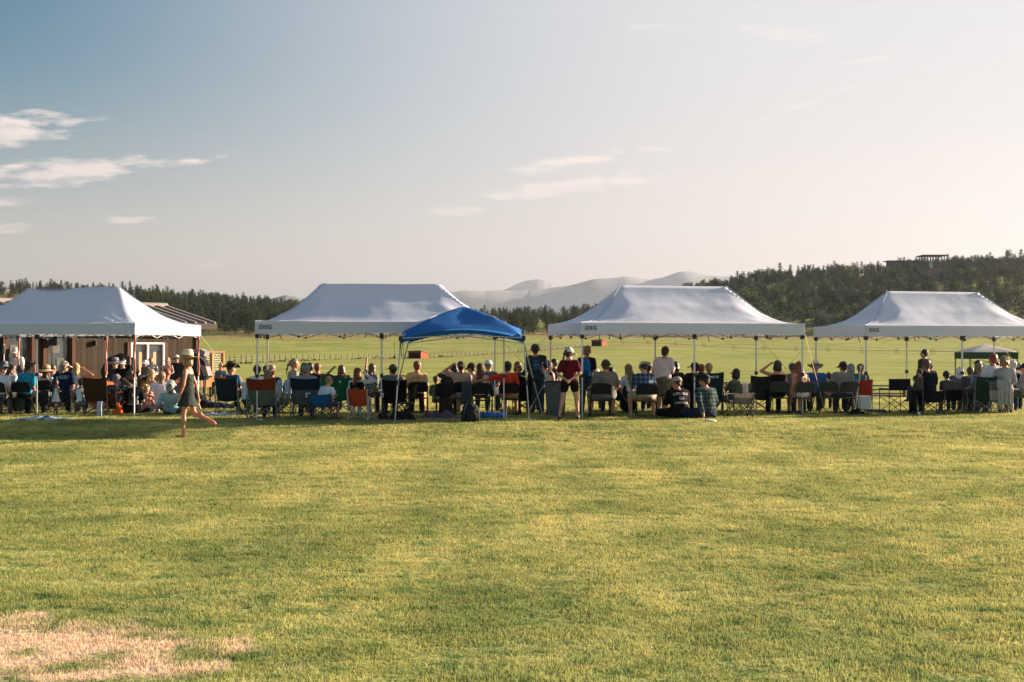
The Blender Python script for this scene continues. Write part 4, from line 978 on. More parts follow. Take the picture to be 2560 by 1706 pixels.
def person(px, D, label, yaw=0, pose='sit', arms='lap', arml=None, skin='l', hair='dark', hs='short', hat=None, top=(.1, .1, .1), sleeve='short', pat=None, low=(.03, .04, .06), lowk='long', lpat=None, shoe=(.05, .05, .05),
           s=1.0, lean=0.0, side=0.0, hy=0.0, hn=0.0, z0=None, dx=0.0, fem=False, dress=None, big=1.0, print_=None, seat=None, glasses=False, beard=False, zof=0.0, custom_legs=None, vest=None):
    """one figure. px, D: photo column and distance of the hips; yaw: degrees, 0 faces away from the camera, 90 faces left; hy: head turn; lean: forward lean in degrees"""
    P0 = PX(px, D); gzv = lawn_z(P0.x, P0.y) if z0 is None else z0
    rj = random.Random(int(px*7+D)); lean += rj.uniform(-2, 9) if pose in ('sit', 'wide', 'sitout') else 0; side += rj.uniform(-4, 4) if pose != 'stride' else 0; hy += rj.uniform(-14, 14); hn += rj.uniform(-4, 9); yaw += rj.uniform(-7, 7) if pose != 'stride' else 0; big *= rj.uniform(1.08, 1.24) if s > .9 and pose != 'stride' else 1.04; s *= 1.03 if s > .9 and pose != 'stride' else 1.0
    root = empty('person', (P0.x+dx, P0.y, gzv), R(yaw), label, 'person')
    legs = custom_legs or [[Vector((sx*p[0], p[1], p[2])) for p in LEGS[pose]] for sx in (-1, 1)]
    hipz = legs[0][0].z
    if seat is not None:
        dz = seat+.05-hipz
        for lg in legs:
            lg[0].z += dz; lg[1].z += dz*.9
        hipz += dz
    S_ = s; V = lambda v: Vector(v)*S_
    up = Vector((sin(R(side)), sin(R(lean)), cos(R(lean))*cos(R(side)))).normalized(); fw = (Vector((0, 1, 0)) - up*up.y).normalized(); rt = fw.cross(up)
    hip = Vector((0, legs[0][0].y, hipz+.02)); sp = lambda a, b, c: (hip + rt*a + fw*b + up*c)*S_
    sw = (.165 if fem else .185)*(.94+.06*big); W = (.92 if fem else 1.0)*big
    prof = [(-.10, .135*W, .105*W), (-.03, .165*W, .12*W), (.05, .16*W, .118*W), (.15, (.122 if fem else .14)*W*(1 if big < 1.1 else 1.1), .10*W*(1 if big < 1.1 else 1.2)), (.26, .142*W, .112*W), (.37, .165*W, .112*W), (.44, .165*W, .098*W), (.485, .105*W, .075), (.515, .062, .06)]
    def torso(mb, infl, t0, t1, flare=0.0):
        rings = []
        for t, rx, ry in prof:
            if t < t0 or t > t1: continue
            f = flare*max(0, .15-t)
            rings.append([sp((rx+infl+f)*cos(2*pi*i/14), (ry+infl+f*.8)*sin(2*pi*i/14), t) for i in range(14)])
        mb.loft(rings)
    vox = .021*S_ if D < 42 else .026*S_
    B = MB(); torso(B, 0, -.2, .6)
    HS = 1.10; hc = sp(0, .02, .652); hrot = Matrix.Rotation(R(hy), 3, 'Z') @ Matrix.Rotation(-R(hn), 3, 'X')
    bas = Matrix((rt, fw, up)).transposed(); HR = bas @ hrot; H = lambda a, b, c: hc + HR @ (Vector((a, b, c))*S_*HS)
    cone_ball(B, sp(0, 0, .47), H(0, -.01, -.06), .064*S_, .056*S_)
    B.ell(hc, (.084*S_, .105*S_, .12*S_), HR, 12, 9); B.ell(H(0, .035, -.06), (.06*S_, .064*S_, .06*S_), HR, 10, 7)      # skull, jaw
    cone_ball(B, H(0, .095, .015), H(0, .112, -.022), .011*S_, .017*S_, 6)                                                     # nose
    for e in (-1, 1): B.ell(H(e*.08, -.002, -.008), (.012*S_, .02*S_, .032*S_), HR, 6, 5)
    A = {}
    for sx, an in ((1, arms), (-1, arml or arms)):
        el, wr = ARMS[an] if isinstance(an, str) else an
        sh = sp(sx*sw, 0, .43); q = lambda v: sh + (rt*v[0]*sx + fw*v[1] + up*v[2])*S_
        E, Wp = q(el), q(wr); A[sx] = (sh, E, Wp)
        cone_ball(B, sh, E, .047*S_*W, .037*S_*W); cone_ball(B, E, Wp, .036*S_*W, .025*S_*W)
        d = (Wp-E).normalized(); hb = Wp + d*.045*S_
        B.ell(hb, (.034*S_, .034*S_, .04*S_), None, 8, 6)
        # four unequal curled fingers and a thumb from the side of the palm
        a = up if abs(d.dot(up)) < .8 else fw; xx = d.cross(a).normalized(); yy = d.cross(xx)
        curl = -yy if (yy.dot(up) > 0) else yy
        for k, (o_, ln) in enumerate(((-.026, .062), (-.009, .075), (.009, .07), (.025, .055))):
            k0 = hb + d*.025*S_ + xx*o_*S_; k1 = k0 + (d*.75+curl*.35)*ln*.5*S_; k2 = k1 + (d*.35+curl*.8)*ln*.5*S_
            cone_ball(B, k0, k1, .0105*S_, .009*S_, 6); cone_ball(B, k1, k2, .009*S_, .0075*S_, 6)
        cone_ball(B, hb - xx*.02*S_*sx, hb - xx*.045*S_*sx + d*.035*S_ + curl*.01*S_, .012*S_, .009*S_, 6)
    for lg in legs:
        h, k, a = [v*S_ for v in lg]; cone_ball(B, h, k, .082*S_*W, .055*S_*W); cone_ball(B, k, a, .054*S_*W, .034*S_*W)
        cf = k.lerp(a, .3) - Vector((0, .012, 0))*S_; B.ell(cf, (.052*S_*W, .056*S_*W, .09*S_), None, 8, 6)
        to = Vector((0, 1, 0)) if pose not in ('lie', 'kneel') else Vector((0, .5, .8)); t_ = a + to*.13*S_ + Vector((0, 0, -.035*S_))
        cone_ball(B, a+Vector((0, -.03*S_, -.035*S_)), t_, .034*S_, .026*S_)
    fuse('body', B, SKIN[skin], root, vox)
    # hair
    if hs != 'bald':
        Hh = MB(); hm_ = hair_mat(hair)
        Hh.ell(H(0, -.022, .028), (.102*S_, .108*S_, .115*S_), HR, 12, 9); Hh.ell(H(0, -.052, -.03), (.08*S_, .055*S_, .075*S_), HR, 10, 7)
        if hs == 'long':
            for k, (b_, c_, r_) in enumerate(((-.06, -.06, .075), (-.085, -.15, .085), (-.10, -.25, .082), (-.105, -.34, .06))): Hh.ell(H(0, b_, c_), (r_*1.12*S_, .042*S_, .085*S_), HR, 10, 7)
            for e in (-1, 1): Hh.ell(H(e*.07, -.01, -.09), (.028*S_, .05*S_, .11*S_), HR, 8, 6)
        elif hs == 'vlong':
            for k, (b_, c_, r_) in enumerate(((-.06, -.06, .08), (-.085, -.15, .092), (-.10, -.26, .095), (-.11, -.37, .085), (-.115, -.47, .06), (-.115, -.54, .035))): Hh.ell(H(.01*math.sin(k*2), b_, c_), (r_*1.12*S_, .045*S_, .09*S_), HR, 10, 7)
            for e in (-1, 1): Hh.ell(H(e*.07, -.01, -.1), (.03*S_, .05*S_, .13*S_), HR, 8, 6)
        elif hs == 'bob':
            Hh.ell(H(0, -.045, -.05), (.10*S_, .075*S_, .10*S_), HR, 10, 8)
            for e in (-1, 1): Hh.ell(H(e*.075, .0, -.06), (.03*S_, .05*S_, .08*S_), HR, 8, 6)
        elif hs == 'pony':
            for k, (b_, c_, r_) in enumerate(((-.11, .02, .035), (-.15, -.05, .034), (-.16, -.14, .032), (-.15, -.23, .022))): Hh.ell(H(.0, b_, c_), (r_*S_, r_*S_, .055*S_), HR, 8, 6)
        elif hs == 'bun': Hh.ell(H(0, -.09, .09), (.05*S_, .05*S_, .045*S_), HR, 8, 6)
        elif hs == 'curly':
            rnd = random.Random(int(px)); 
            for k in range(26): a_ = rnd.random()*6.28; c_ = rnd.uniform(-.09, .11); Hh.ell(H(cos(a_)*.085, -.03+sin(a_)*.08 if sin(a_) < .4 else -.02, c_), (.034*S_,)*3, None, 6, 5)
        o = fuse('hair', Hh, hm_, root, .017*S_ if D < 42 else .022*S_, 1, .010*S_)
    if beard: b = MB(); b.ell(H(0, .055, -.085), (.05*S_, .045*S_, .045*S_), HR, 10, 7); b.build('beard', hair_mat(hair), root, True)
    # face: eyes, brows and mouth where the face can be seen
    ya = (yaw+hy) % 360
    if 50 < ya < 310:
        for e in (-1, 1):
            b = MB(); b.ell(H(e*.03, .088, .012), (.010*S_, .007*S_, .007*S_), HR, 8, 6); b.build('eye', mat('eye', (.03, .02, .02), .2, .05, 5, spec=.6), root, True)
            b = MB(); b.ell(H(e*.03, .09, .034), (.017*S_, .006*S_, .004*S_), HR, 6, 4); b.build('eyebrow', hair_mat(hair), root, True)
        b = MB(); b.ell(H(0, .094, -.055), (.022*S_, .007*S_, .007*S_), HR, 8, 5); b.build('lips', mat('lips', (.4, .13, .11), .5, .05, 5), root, True)
    if glasses:
        b = MB()
        for e in (-1, 1): b.box((e*.032, 0, 0), (.05, .008, .03)); b.box((e*.078, -.05, .004), (.004, .10, .008))
        b.box((0, 0, .006), (.02, .006, .006)); b.v = [tuple(H(x, y+.103, z+.012)) for x, y, z in b.v]; b.build('sunglasses', BLK, root)
    # shirt
    def limb(mb, p, q, f0, f1, r0, r1): cone_ball(mb, p.lerp(q, f0), p.lerp(q, f1), r0, r1)
    tm = cloth(top, pat); inf = .013
    T = MB()
    if dress:
        torso(T, inf, -.11, .49 if sleeve != 'strap' else .38)
        hx = {'knee': .42, 'mini': .26, 'long': .75}[dress]
        if pose in ('stand', 'stride'):
            rings = [[sp((.155+.13*f)*cos(2*pi*i/14)*W, (.115+.10*f)*sin(2*pi*i/14)*W, -.02-f*hx) for i in range(14)] for f in (0, .25, .5, .75, 1)]
            T.loft(rings)
        else:
            for lg in legs: cone_ball(T, lg[0]*S_, lg[0].lerp(lg[1], .9)*S_, .11*S_, .085*S_)
    else: torso(T, inf, -.06, .49 if sleeve not in ('strap', 'tank') else (.40 if sleeve == 'strap' else .46))
    if sleeve == 'tank':
        for e in (-1, 1): cone_ball(T, sp(e*.10, -.02, .36), sp(e*.085, 0, .475), .03*S_, .022*S_)
    if sleeve == 'strap':
        for e in (-1, 1): cone_ball(T, sp(e*.10, -.05, .36), sp(e*.09, 0, .475), .012*S_, .010*S_)
    if sleeve in ('short', 'long'):
        for sx in (1, -1):
            sh, E, Wp = A[sx]
            cone_ball(T, sp(sx*.07*W, 0, .44), sh, .065*S_*W, .062*S_*W)
            if sleeve == 'short': limb(T, sh, E, 0, .72, .063*S_*W, .060*S_*W)
            else: limb(T, sh, E, 0, 1, .062*S_*W, .05*S_*W); limb(T, E, Wp, 0, .97, .05*S_*W, .036*S_*W)
    to = fuse('dress' if dress else 'shirt', T, tm, root, vox, 1, .012*S_)
    if vest:
        vv = MB(); torso(vv, inf+.014, -.02, .47); fuse('vest', vv, cloth(vest), root, vox, 1, .01*S_)
    if sleeve in ('short', 'long') and not dress:
        b = MB(); b.loft([[sp((.066)*cos(2*pi*i/12), (.064)*sin(2*pi*i/12), t) for i in range(12)] for t in (.485, .505)]); b.build('collar', tm, root, True)
    # trousers, shorts or skirt
    if not (dress and lowk == 'none'):
        Lw = MB(); lm = cloth(low, lpat)
        torso(Lw, .010, -.2, .06)
        rings = [[sp((.15*W+.012)*cos(2*pi*i/14), (.112*W+.012)*sin(2*pi*i/14), t) for i in range(14)] for t in (-.10, -.04, .05)]; Lw.loft(rings)
        for lg in legs:
            h, k, a = [v*S_ for v in lg]
            if lowk == 'long': cone_ball(Lw, h, k, .098*S_*W, .072*S_*W); cone_ball(Lw, k, k.lerp(a, .96), .070*S_*W, .058*S_*W)
            elif lowk == 'shorts': cone_ball(Lw, h, h.lerp(k, .82), .100*S_*W, .086*S_*W)
            elif lowk == 'mini': cone_ball(Lw, h, h.lerp(k, .42), .100*S_*W, .094*S_*W)
            elif lowk == 'skirt': cone_ball(Lw, h, k, .12*S_, .10*S_); cone_ball(Lw, k, k.lerp(a, .75), .10*S_, .11*S_)
        if lowk == 'skirt' and pose.startswith('sit'):
            cone_ball(Lw, sp(0, .05, 0), (legs[0][1]+legs[1][1])/2*S_, .12*S_, .11*S_); cone_ball(Lw, (legs[0][1]+legs[1][1])/2*S_, (legs[0][2]+legs[1][2])/2*S_, .11*S_, .12*S_)
        fuse({'long': 'trousers', 'shorts': 'shorts', 'mini': 'shorts', 'skirt': 'skirt'}[lowk if lowk != 'none' else 'shorts'], Lw, lm, root, vox, 1, .009*S_)
    if shoe:
        for lg in legs:
            a = lg[2]*S_; b = MB(); to_ = Vector((0, 1, 0)) if pose not in ('lie', 'kneel') else Vector((0, .5, .8))
            cone_ball(b, a+Vector((0, -.035*S_, -.03*S_)), a+to_*.15*S_+Vector((0, 0, -.04*S_)), .043*S_, .036*S_); b.build('shoe', mat('shoe', shoe, .6, .1, 10), root, True)
    if hat: make_hat(root, H, HR, S_, hat)
    if print_: DECALS.append((to, root, print_, sp, rt, fw, up, S_))
    NPEOPLE[0] += 1
    return root, A, H
def make_hat(root, H, HR, S_, hat):
    kind, c = hat[0], hat[1]; back = len(hat) > 2 and hat[2] == 'back'; m = mat('hat', c, .85, .1, 20, bump=.3); b = MB()
    if kind in ('cap', 'beanie', 'visor'):
        if kind != 'visor':
            rings = []
            for t in range(0, 91, 15): rr = cos(R(t)); rings.append([H(.096*rr*cos(2*pi*i/14), -.012+.112*rr*sin(2*pi*i/14), .03+.10*sin(R(t))*(1.12 if kind == 'beanie' else 1)) for i in range(14)])
            if kind == 'beanie': rings.insert(0, [H(.10*cos(2*pi*i/14), -.012+.115*sin(2*pi*i/14), -.01) for i in range(14)])
            rings.insert(0, [H(.097*cos(2*pi*i/14), -.012+.113*sin(2*pi*i/14), .012 if kind == 'cap' else -.012) for i in range(14)])
            b.loft(rings)
        else: b.loft([[H(.094*cos(2*pi*i/14), -.01+.11*sin(2*pi*i/14), z) for i in range(14)] for z in (.03, .07)], close=False)
        o = b.build('hat', m, root, True)
        if kind != 'beanie':
            v = MB(); sg = -1 if back else 1; n = 8; vs = []
            for k in range(3):
                for i in range(n+1):
                    a = R(30+120*i/n); r = .09+.035*k; vs.append(H(r*.98*cos(a), sg*(.0+(.108+.045*k*sin(a))*sin(a)), .03-.012*k-.014*abs(cos(a))*k))
            f = [(k*(n+1)+i, k*(n+1)+i+1, (k+1)*(n+1)+i+1, (k+1)*(n+1)+i) for k in range(2) for i in range(n)]; nn = len(vs)
            vs += [q-HR@Vector((0, 0, .007*S_)) for q in vs]; f += [tuple(i+nn for i in q[::-1]) for q in f]; f += [(2*(n+1)+i, 2*(n+1)+i+1, nn+2*(n+1)+i+1, nn+2*(n+1)+i) for i in range(n)]
            v.add(vs, f); vm = m if len(hat) < 4 else mat('hat', hat[3], .85, .1, 20, bump=.3); v.build('brim', vm, o, True)
    else:
        br = {'cowboy': .185, 'fedora': .235, 'straw': .20, 'sun': .22, 'bucket': .14}[kind]; ch = {'cowboy': .13, 'fedora': .145, 'straw': .12, 'sun': .11, 'bucket': .10}[kind]
        curl = {'cowboy': .075, 'fedora': .015, 'straw': .02, 'sun': -.03, 'bucket': -.05}[kind]; rings = []; n = 20
        def ring(r, z, pinch=0):
            return [H(r*.94*cos(2*pi*i/n)*(1-pinch*abs(sin(2*pi*i/n))*.0), -.01+(r*1.12)*sin(2*pi*i/n), z(2*pi*i/n)) for i in range(n)]
        zb = .045
        for r in (br, br*.86, br*.72, .108): rings.append(ring(r, lambda a, r=r: zb+curl*((r-.1)/(br-.1))**1.5*(cos(a)**2 if kind in ('cowboy', 'straw') else 1) - (.02*((r-.1)/(br-.1))*sin(a)**2)))
        for r, h in ((.10, .03), (.094, ch*.6), (.085, ch*.92), (.06, ch*1.03), (.02, ch*(.9 if kind != 'bucket' else 1.03))): rings.append(ring(r, lambda a, h=h: zb+h))
        b.loft(rings, close=False)
        vs = b.v; f0 = list(b.f); off = len(vs); b.v = vs + [tuple(Vector(q)-HR@Vector((0, 0, .006*S_))) for q in vs]; b.f += [tuple(i+off for i in q[::-1]) for q in f0]
        o = b.build('hat', m, root, True)
        bd = MB(); bd.loft([[H(.103*cos(2*pi*i/14)*.96, -.01+.103*1.13*sin(2*pi*i/14), z) for i in range(14)] for z in (.055, .08)], close=False); bd.build('hatband', mat('hatband', (.05, .035, .03), .8, .1, 9), o, True)
def finish_people():
    dg = None
    for o, vox, sm, fold in PENDING:
        md = o.modifiers.new('fuse', 'REMESH'); md.mode = 'VOXEL'; md.voxel_size = vox; md.use_smooth_shade = True
        if sm: q = o.modifiers.new('smooth', 'SMOOTH'); q.iterations = sm; q.factor = .5
    dg = bpy.context.evaluated_depsgraph_get(); dg.update()
    for k, (o, vox, sm, fold) in enumerate(PENDING):
        me = bpy.data.meshes.new_from_object(o.evaluated_get(dg)); me.name = o.data.name
        if fold:
            n = len(me.vertices); co = [0.0]*(n*3); me.vertices.foreach_get('co', co); no = [0.0]*(n*3); me.vertices.foreach_get('normal', no)
            hairy = o.name.startswith('hair')
            for i in range(n):
                x, y, z = co[3*i:3*i+3]; d = noise.noise(Vector((x*(34 if hairy else 9), y*(34 if hairy else 9), z*(8 if hairy else 15)+k*3.7)))*fold
                for j in range(3): co[3*i+j] += no[3*i+j]*d
            me.vertices.foreach_set('co', co); me.update()
        me.shade_smooth(); o.modifiers.clear(); o.data = me
    from mathutils.bvhtree import BVHTree
    for shirt, root, pr, sp, rt, fw, up, S_ in DECALS:
        bvh = BVHTree.FromPolygons([v.co for v in shirt.data.vertices], [tuple(p.vertices) for p in shirt.data.polygons])
        for (txt, size, hgt, col, xo) in pr:
            m = mat('print', col, .8, .05, 5)
            if txt.startswith('#'):      # a printed block
                w, h = [float(v) for v in txt[1:].split('x')]; nx_, nz_ = 10, 8
                vs = [(-w/2+w*i/nx_, -h/2+h*j/nz_, 0) for j in range(nz_+1) for i in range(nx_+1)]; fs = [(j*(nx_+1)+i, j*(nx_+1)+i+1, (j+1)*(nx_+1)+i+1, (j+1)*(nx_+1)+i) for j in range(nz_) for i in range(nx_)]
                o = mesh_obj('print', vs, fs, m, shirt)
            elif txt.startswith('~'):     # lettering too small to read: a row of letter-sized marks
                k = int(txt[1:]); rr = random.Random(k); vs = []; fs = []; x = -k*size*.36
                for i in range(k):
                    w = size*rr.uniform(.42, .66); dz = .0
                    for (a0, a1, b0_, b1) in ((0, .28, -.5, .5), (0, 1, rr.choice([.25, -.5]), rr.choice([.5, .45])), (.72, 1, -.5, .5)) if i % 3 else ((0, .3, -.5, .5), (0, 1, -.5, -.25)):
                        q = len(vs); vs += [(x+a0*w, b0_*size, 0), (x+a1*w, b0_*size, 0), (x+a1*w, b1*size, 0), (x+a0*w, b1*size, 0)]; fs.append((q, q+1, q+2, q+3))
                    x += size*.74
                o = mesh_obj('print', vs, fs, m, shirt)
            else: o = text_mesh('print', txt, size, m, shirt, .004, 0)
            off = .004 if txt.startswith('#') else .008
            for v in o.data.vertices:
                o_ = sp(v.co.x+xo, -.5, hgt+v.co.y); hit = bvh.ray_cast(o_, fw)
                p = hit[0] if hit[0] is not None else sp(v.co.x+xo, -.12, hgt+v.co.y); v.co = p - fw*off
# ---------------------------------------------------------------- chairs
_proto = {}
def copy_tree(o, parent=None):
    c = o.copy(); COL.objects.link(c); c.parent = parent
    for ch in o.children: copy_tree(ch, c)
    return c
CHG = {'fold': 'metal folding chairs', 'camp': 'folding camp chairs'}
def folding_chair(px, D, label, yaw=0, col=(.012, .013, .015), z0=None):
    P0 = PX(px, D); key = ('fold', col)
    if key not in _proto:
        m = mat('chair_enamel', col, .6, .05, 4, spec=.15); t = empty('folding_chair', (0, 0, 0))
        b = MB(); b.loft([[(.19*x, .20*y+.0, .435+z) for x, y in ((-1, -.9), (-.9, -1), (.9, -1), (1, -.9), (1, .8), (.8, 1), (-.8, 1), (-1, .8))] for z in (-.012, .016)]); b.build('seat', m, t)
        b = MB(); n = 10; vs = []   # curved back panel with rounded top
        for k, (z, w) in enumerate(((.60, .205), (.66, .21), (.74, .21), (.80, .205), (.835, .18), (.85, .13))):
            for i in range(n+1): u = i/n*2-1; vs.append((u*w, -.235+.03*u*u-(z-.6)*.12, z))
        f = [(k*(n+1)+i, k*(n+1)+i+1, (k+1)*(n+1)+i+1, (k+1)*(n+1)+i) for k in range(5) for i in range(n)]; nn = len(vs); vs += [(x, y+.012, z) for x, y, z in vs]; f += [tuple(i+nn for i in q[::-1]) for q in f]; b.add(vs, f); b.build('backrest', m, t, True)
        b = MB(); b.tube([(-.22, -.16, .45), (-.22, -.25, .74), (-.20, -.265, .83), (-.14, -.27, .865), (.14, -.27, .865), (.20, -.265, .83), (.22, -.25, .74), (.22, -.16, .45)], .0125, 6); b.build('back_frame', m, t)
        for sx in (-1, 1):
            b = MB(); b.tube([(sx*.22, -.16, .46), (sx*.22, .24, .0)], .0125, 6); b.build('leg', m, t)
            b = MB(); b.tube([(sx*.205, .17, .43), (sx*.205, -.24, .0)], .0125, 6); b.build('leg', m, t)
        b = MB(); b.tube([(-.205, -.19, .06), (.205, -.19, .06)], .010, 5); b.build('stretcher', m, t)
        b = MB(); b.tube([(-.22, .17, .08), (.22, .17, .08)], .010, 5); b.build('stretcher', m, t)
        _proto[key] = t
    else: t = copy_tree(_proto[key])
    t.location = (P0.x, P0.y, lawn_z(P0.x, P0.y) if z0 is None else z0); t.rotation_euler = (0, 0, R(yaw+((px*7) % 11)-5)); t.scale = (1.14, 1.02, 1.0); tag(t, label, 'chair', CHG['fold']); return t
def camp_chair(px, D, label, yaw=0, col=(.015, .016, .02), col2=None, s=1.0, high=.92, w=.54, leg=(.03, .03, .032), logo=None, armcol=None, wide_top=True):
    P0 = PX(px, D); t = empty('camp_chair', (P0.x, P0.y, lawn_z(P0.x, P0.y)), R(yaw), label, 'chair', CHG['camp']); t.scale = (s, s, s)
    F = cloth(col); F2 = cloth(col2) if col2 else F; M_ = mat('chair_tube', leg, .4, .05, 4, spec=.5); h = w/2; ac = cloth(armcol) if armcol else F
    n = 10; rows = [(.36, .0), (.45, .25), (.58, .5), (.72, .72), (.84, .88), (1.0, 1.0)]; vs = []
    for k, (f, _) in enumerate(rows):
        z = .34 + (high-.34)*(f-.36)/.64
        ww = h*(.86 if f < .5 else .95 if f < .8 else 1.0)
        for i in range(n+1):
            u = i/n*2-1; vs.append((u*ww, -.16-(z-.34)*.20+.045*u*u-.03, z + (-.035*(1-u*u) if k == 5 and wide_top else 0) + (.05*u*u if k == 0 else 0)))
    fs = [(k*(n+1)+i, k*(n+1)+i+1, (k+1)*(n+1)+i+1, (k+1)*(n+1)+i) for k in range(5) for i in range(n)]
    def thick(vs, fs, d=.008):
        nn = len(vs); return vs+[(x, y+d, z-.002) for x, y, z in vs], fs+[tuple(i+nn for i in q[::-1]) for q in fs]
    if col2:   # two-colour back: lower panel and upper band
        a, b_ = thick(vs, fs[:30]); bk = mesh_obj('backrest', a, b_, F2, t, True); a, b_ = thick([(x, y-.003, z) for x, y, z in vs], fs[30:]); mesh_obj('back_band', a, b_, F, bk, True)
    else: a, b_ = thick(vs, fs); bk = mesh_obj('backrest', a, b_, F, t, True)
    b = MB(); vs = []
    for j in range(7):
        v = j/6; 
        for i in range(9): u = i/8*2-1; vs.append((u*h*.92, -.2+.5*v, .41-.04*(1-u*u)-.02*(1-v)+.03*v))
    fs = [(j*9+i, j*9+i+1, (j+1)*9+i+1, (j+1)*9+i) for j in range(6) for i in range(8)]; nn = len(vs); vs += [(x, y, z-.008) for x, y, z in vs]; fs += [tuple(i+nn for i in q[::-1]) for q in fs]
    mesh_obj('seat', vs, fs, F2, t, True)
    r = .011
    for sx in (-1, 1):
        b = MB(); b.tube([(sx*h*.94, -.19, .30), (sx*h*1.0, -.20-(high-.34)*.2-.02, high-.01)], r, 6); b.build('back_post', M_, t)
        b = MB(); b.tube([(sx*h, -.23, .0), (sx*h*1.04, -.22, .60)], r, 6); b.build('leg', M_, t)
        b = MB(); b.tube([(sx*h, .30, .0), (sx*h*1.04, .28, .58)], r, 6); b.build('leg', M_, t)
        b = MB(); b.tube([(sx*h, -.23, .03), (-sx*h*.9, -.20, .38)], r, 6); b.build('leg', M_, t)
        b = MB(); b.tube([(sx*h, .30, .03), (-sx*h*.9, .28, .40)], r, 6); b.build('leg', M_, t)
        b = MB(); b.tube([(sx*h*1.01, .30, .03), (sx*h*.98, -.20, .37)], r*.9, 6); b.build('brace', M_, t)
        b = MB(); b.tube([(sx*h*1.01, -.22, .03), (sx*h*.98, .29, .39)], r*.9, 6); b.build('brace', M_, t)
        b = MB(); b.loft([[(sx*h*1.04+x*.035, y, .60+z) for x, z in ((-1, -.006), (1, -.006), (1, .006), (-1, .006))] for y in (-.24, .0, .31)]); b.build('armrest', ac, t)
    if logo:
        for txt, size, z, c in logo:
            tx = text_mesh('lettering', txt, size, mat('print', c, .8, .05, 5), bk, .004, .0015); tx.rotation_euler = (R(90)-.2, 0, 0); tx.location = (0, -.19-(z-.34)*.2-.012, z)
    return t
BK = (.010, .011, .014); NV = (.012, .022, .05); OLV = (.045, .05, .04)
# ================= left group =================
folding_chair(-6, 36.6, 'black folding chair cut by the left photo edge', 8)
person(-2, 36.8, 'person in a pale shirt on the chair cut by the left photo edge', 5, hair='brown', top=(.55, .6, .68), low=(.1, .1, .1), lean=5)
folding_chair(8, 38.6, 'black folding chair behind the one at the left photo edge', 20)
person(18, 38.4, 'seated woman with brown hair and white-blue top beside the man in the turquoise shirt', -25, 'sit', 'lap', hair='brown', hs='long', top=(.6, .66, .74), low=(.05, .06, .06), fem=True, lean=18, hn=15, lowk='skirt')
person(8, 41.0, 'person in a blue-grey sun hat at the left photo edge', 10, 'sit', 'lap', hair='dark', hat=('sun', (.12, .17, .22)), top=(.45, .52, .58))
person(40, 44.5, 'standing man in white T-shirt, white cap and dark glasses, facing the crowd', 170, 'stand', 'fold', skin='m', hair='brown', hat=('cap', (.75, .75, .75)), top=(.62, .62, .62), low=(.12, .11, .1), glasses=True, big=1.08, s=1.02)
person(70, 43.0, 'child with reddish face sitting just right of the man in the white cap', 150, 'sit', 'lap', skin='r', hair='dark', top=(.3, .25, .25), s=.82, seat=.36)
person(86, 42.4, 'woman with dark hair and bare arms turned half to the right, behind the turquoise shirt', 200, 'sit', 'lap', skin='r', hair='black', hs='long', top=(.10, .14, .3), sleeve='tank', fem=True)
person(114, 43.2, 'child in a white shirt looking down, left of the black floor speaker', 200, 'sit', 'lap', skin='r', hair='dblond', top=(.62, .56, .5), s=.8, hn=30, seat=.42)
folding_chair(58, 37.2, 'black folding chair under the man in the turquoise shirt', -5)
person(63, 37.3, 'seated man in a bright turquoise polo shirt seen from behind', -22, 'wide', 'lap', skin='m', hair='dark', top=(.03, .32, .45), low=(.02, .025, .03), big=1.12, hy=-15, s=1.05)
person(50, 39.6, 'person with a grey cap low behind the turquoise shirt', 30, 'sit', 'lap', hair='brown', hat=('cap', (.09, .09, .1)), top=(.3, .22, .2), s=.95)
person(112, 39.8, 'woman in a wide tan sun hat and white patterned blouse between turquoise and navy shirts', -10, 'sit', 'lap', skin='m', hair='brown', hs='long', hat=('sun', (.45, .32, .2)), top=(.62, .6, .62), pat=('floral', (.25, .25, .35), 24), fem=True, seat=.36)
folding_chair(100, 39.3, 'black folding chair right of the turquoise shirt', 25)
camp_chair(158, 37.9, 'black chair under the person in the navy printed T-shirt', 0, NV, high=.78)
person(160, 38.0, 'seated person in a navy T-shirt with small white print across the shoulders', -8, 'sit', 'lap', skin='r', hair='dblond', hs='long', hat=('cap', (.55, .46, .38)), top=(.010, .022, .055), low=BK, big=1.18, hy=-25, print_=[('#.05x.05', 0, .36, (.5, .55, .6), -.10), ('~8', .045, .385, (.3, .38, .48), .07), ('~9', .03, .335, (.45, .55, .65), .07)], s=1.05)
person(190, 39.2, 'woman with blond hair and white top shading her eyes with a raised bare arm', -10, 'sit', 'shade', 'lap', skin='r', hair='blond', hs='long', top=(.68, .62, .6), sleeve='tank', fem=True)
person(140, 36.9, 'small dark-haired girl standing in a white patterned dress', -40, 'stand', 'fold', skin='d', hair='black', hs='long', top=(.62, .66, .68), pat=('floral', (.28, .36, .42), 34), sleeve='strap', dress='mini', lowk='none', low=(.3, .3, .3), shoe=None, s=.55, fem=True)
person(203, 36.8, 'child with dark hair in a white tank top leaning on the tall brown chair', 20, 'sitout', 'knees', skin='d', hair='black', hs='bun', top=(.6, .68, .7), sleeve='tank', low=(.12, .13, .14), lowk='mini', shoe=None, s=.82, fem=True, seat=.34, lean=15)
camp_chair(240, 37.0, 'tall dark brown high-backed chair left of the orange umbrella', 10, (.055, .028, .015), high=1.0, w=.60)
person(288, 37.4, 'man in a grey cap and dark floral shirt, arm raised, in the red-brown chair', -10, 'sit', 'shade', 'lap', skin='r', hair='grey', hat=('cap', (.14, .14, .15)), top=(.02, .03, .035), pat=('floral', (.3, .36, .32), 22), seat=.20, s=.98, hy=-10)
camp_chair(272, 37.2, 'low dark red-brown camp chair under the man in the floral shirt', -5, (.14, .035, .02), high=.62, w=.55)
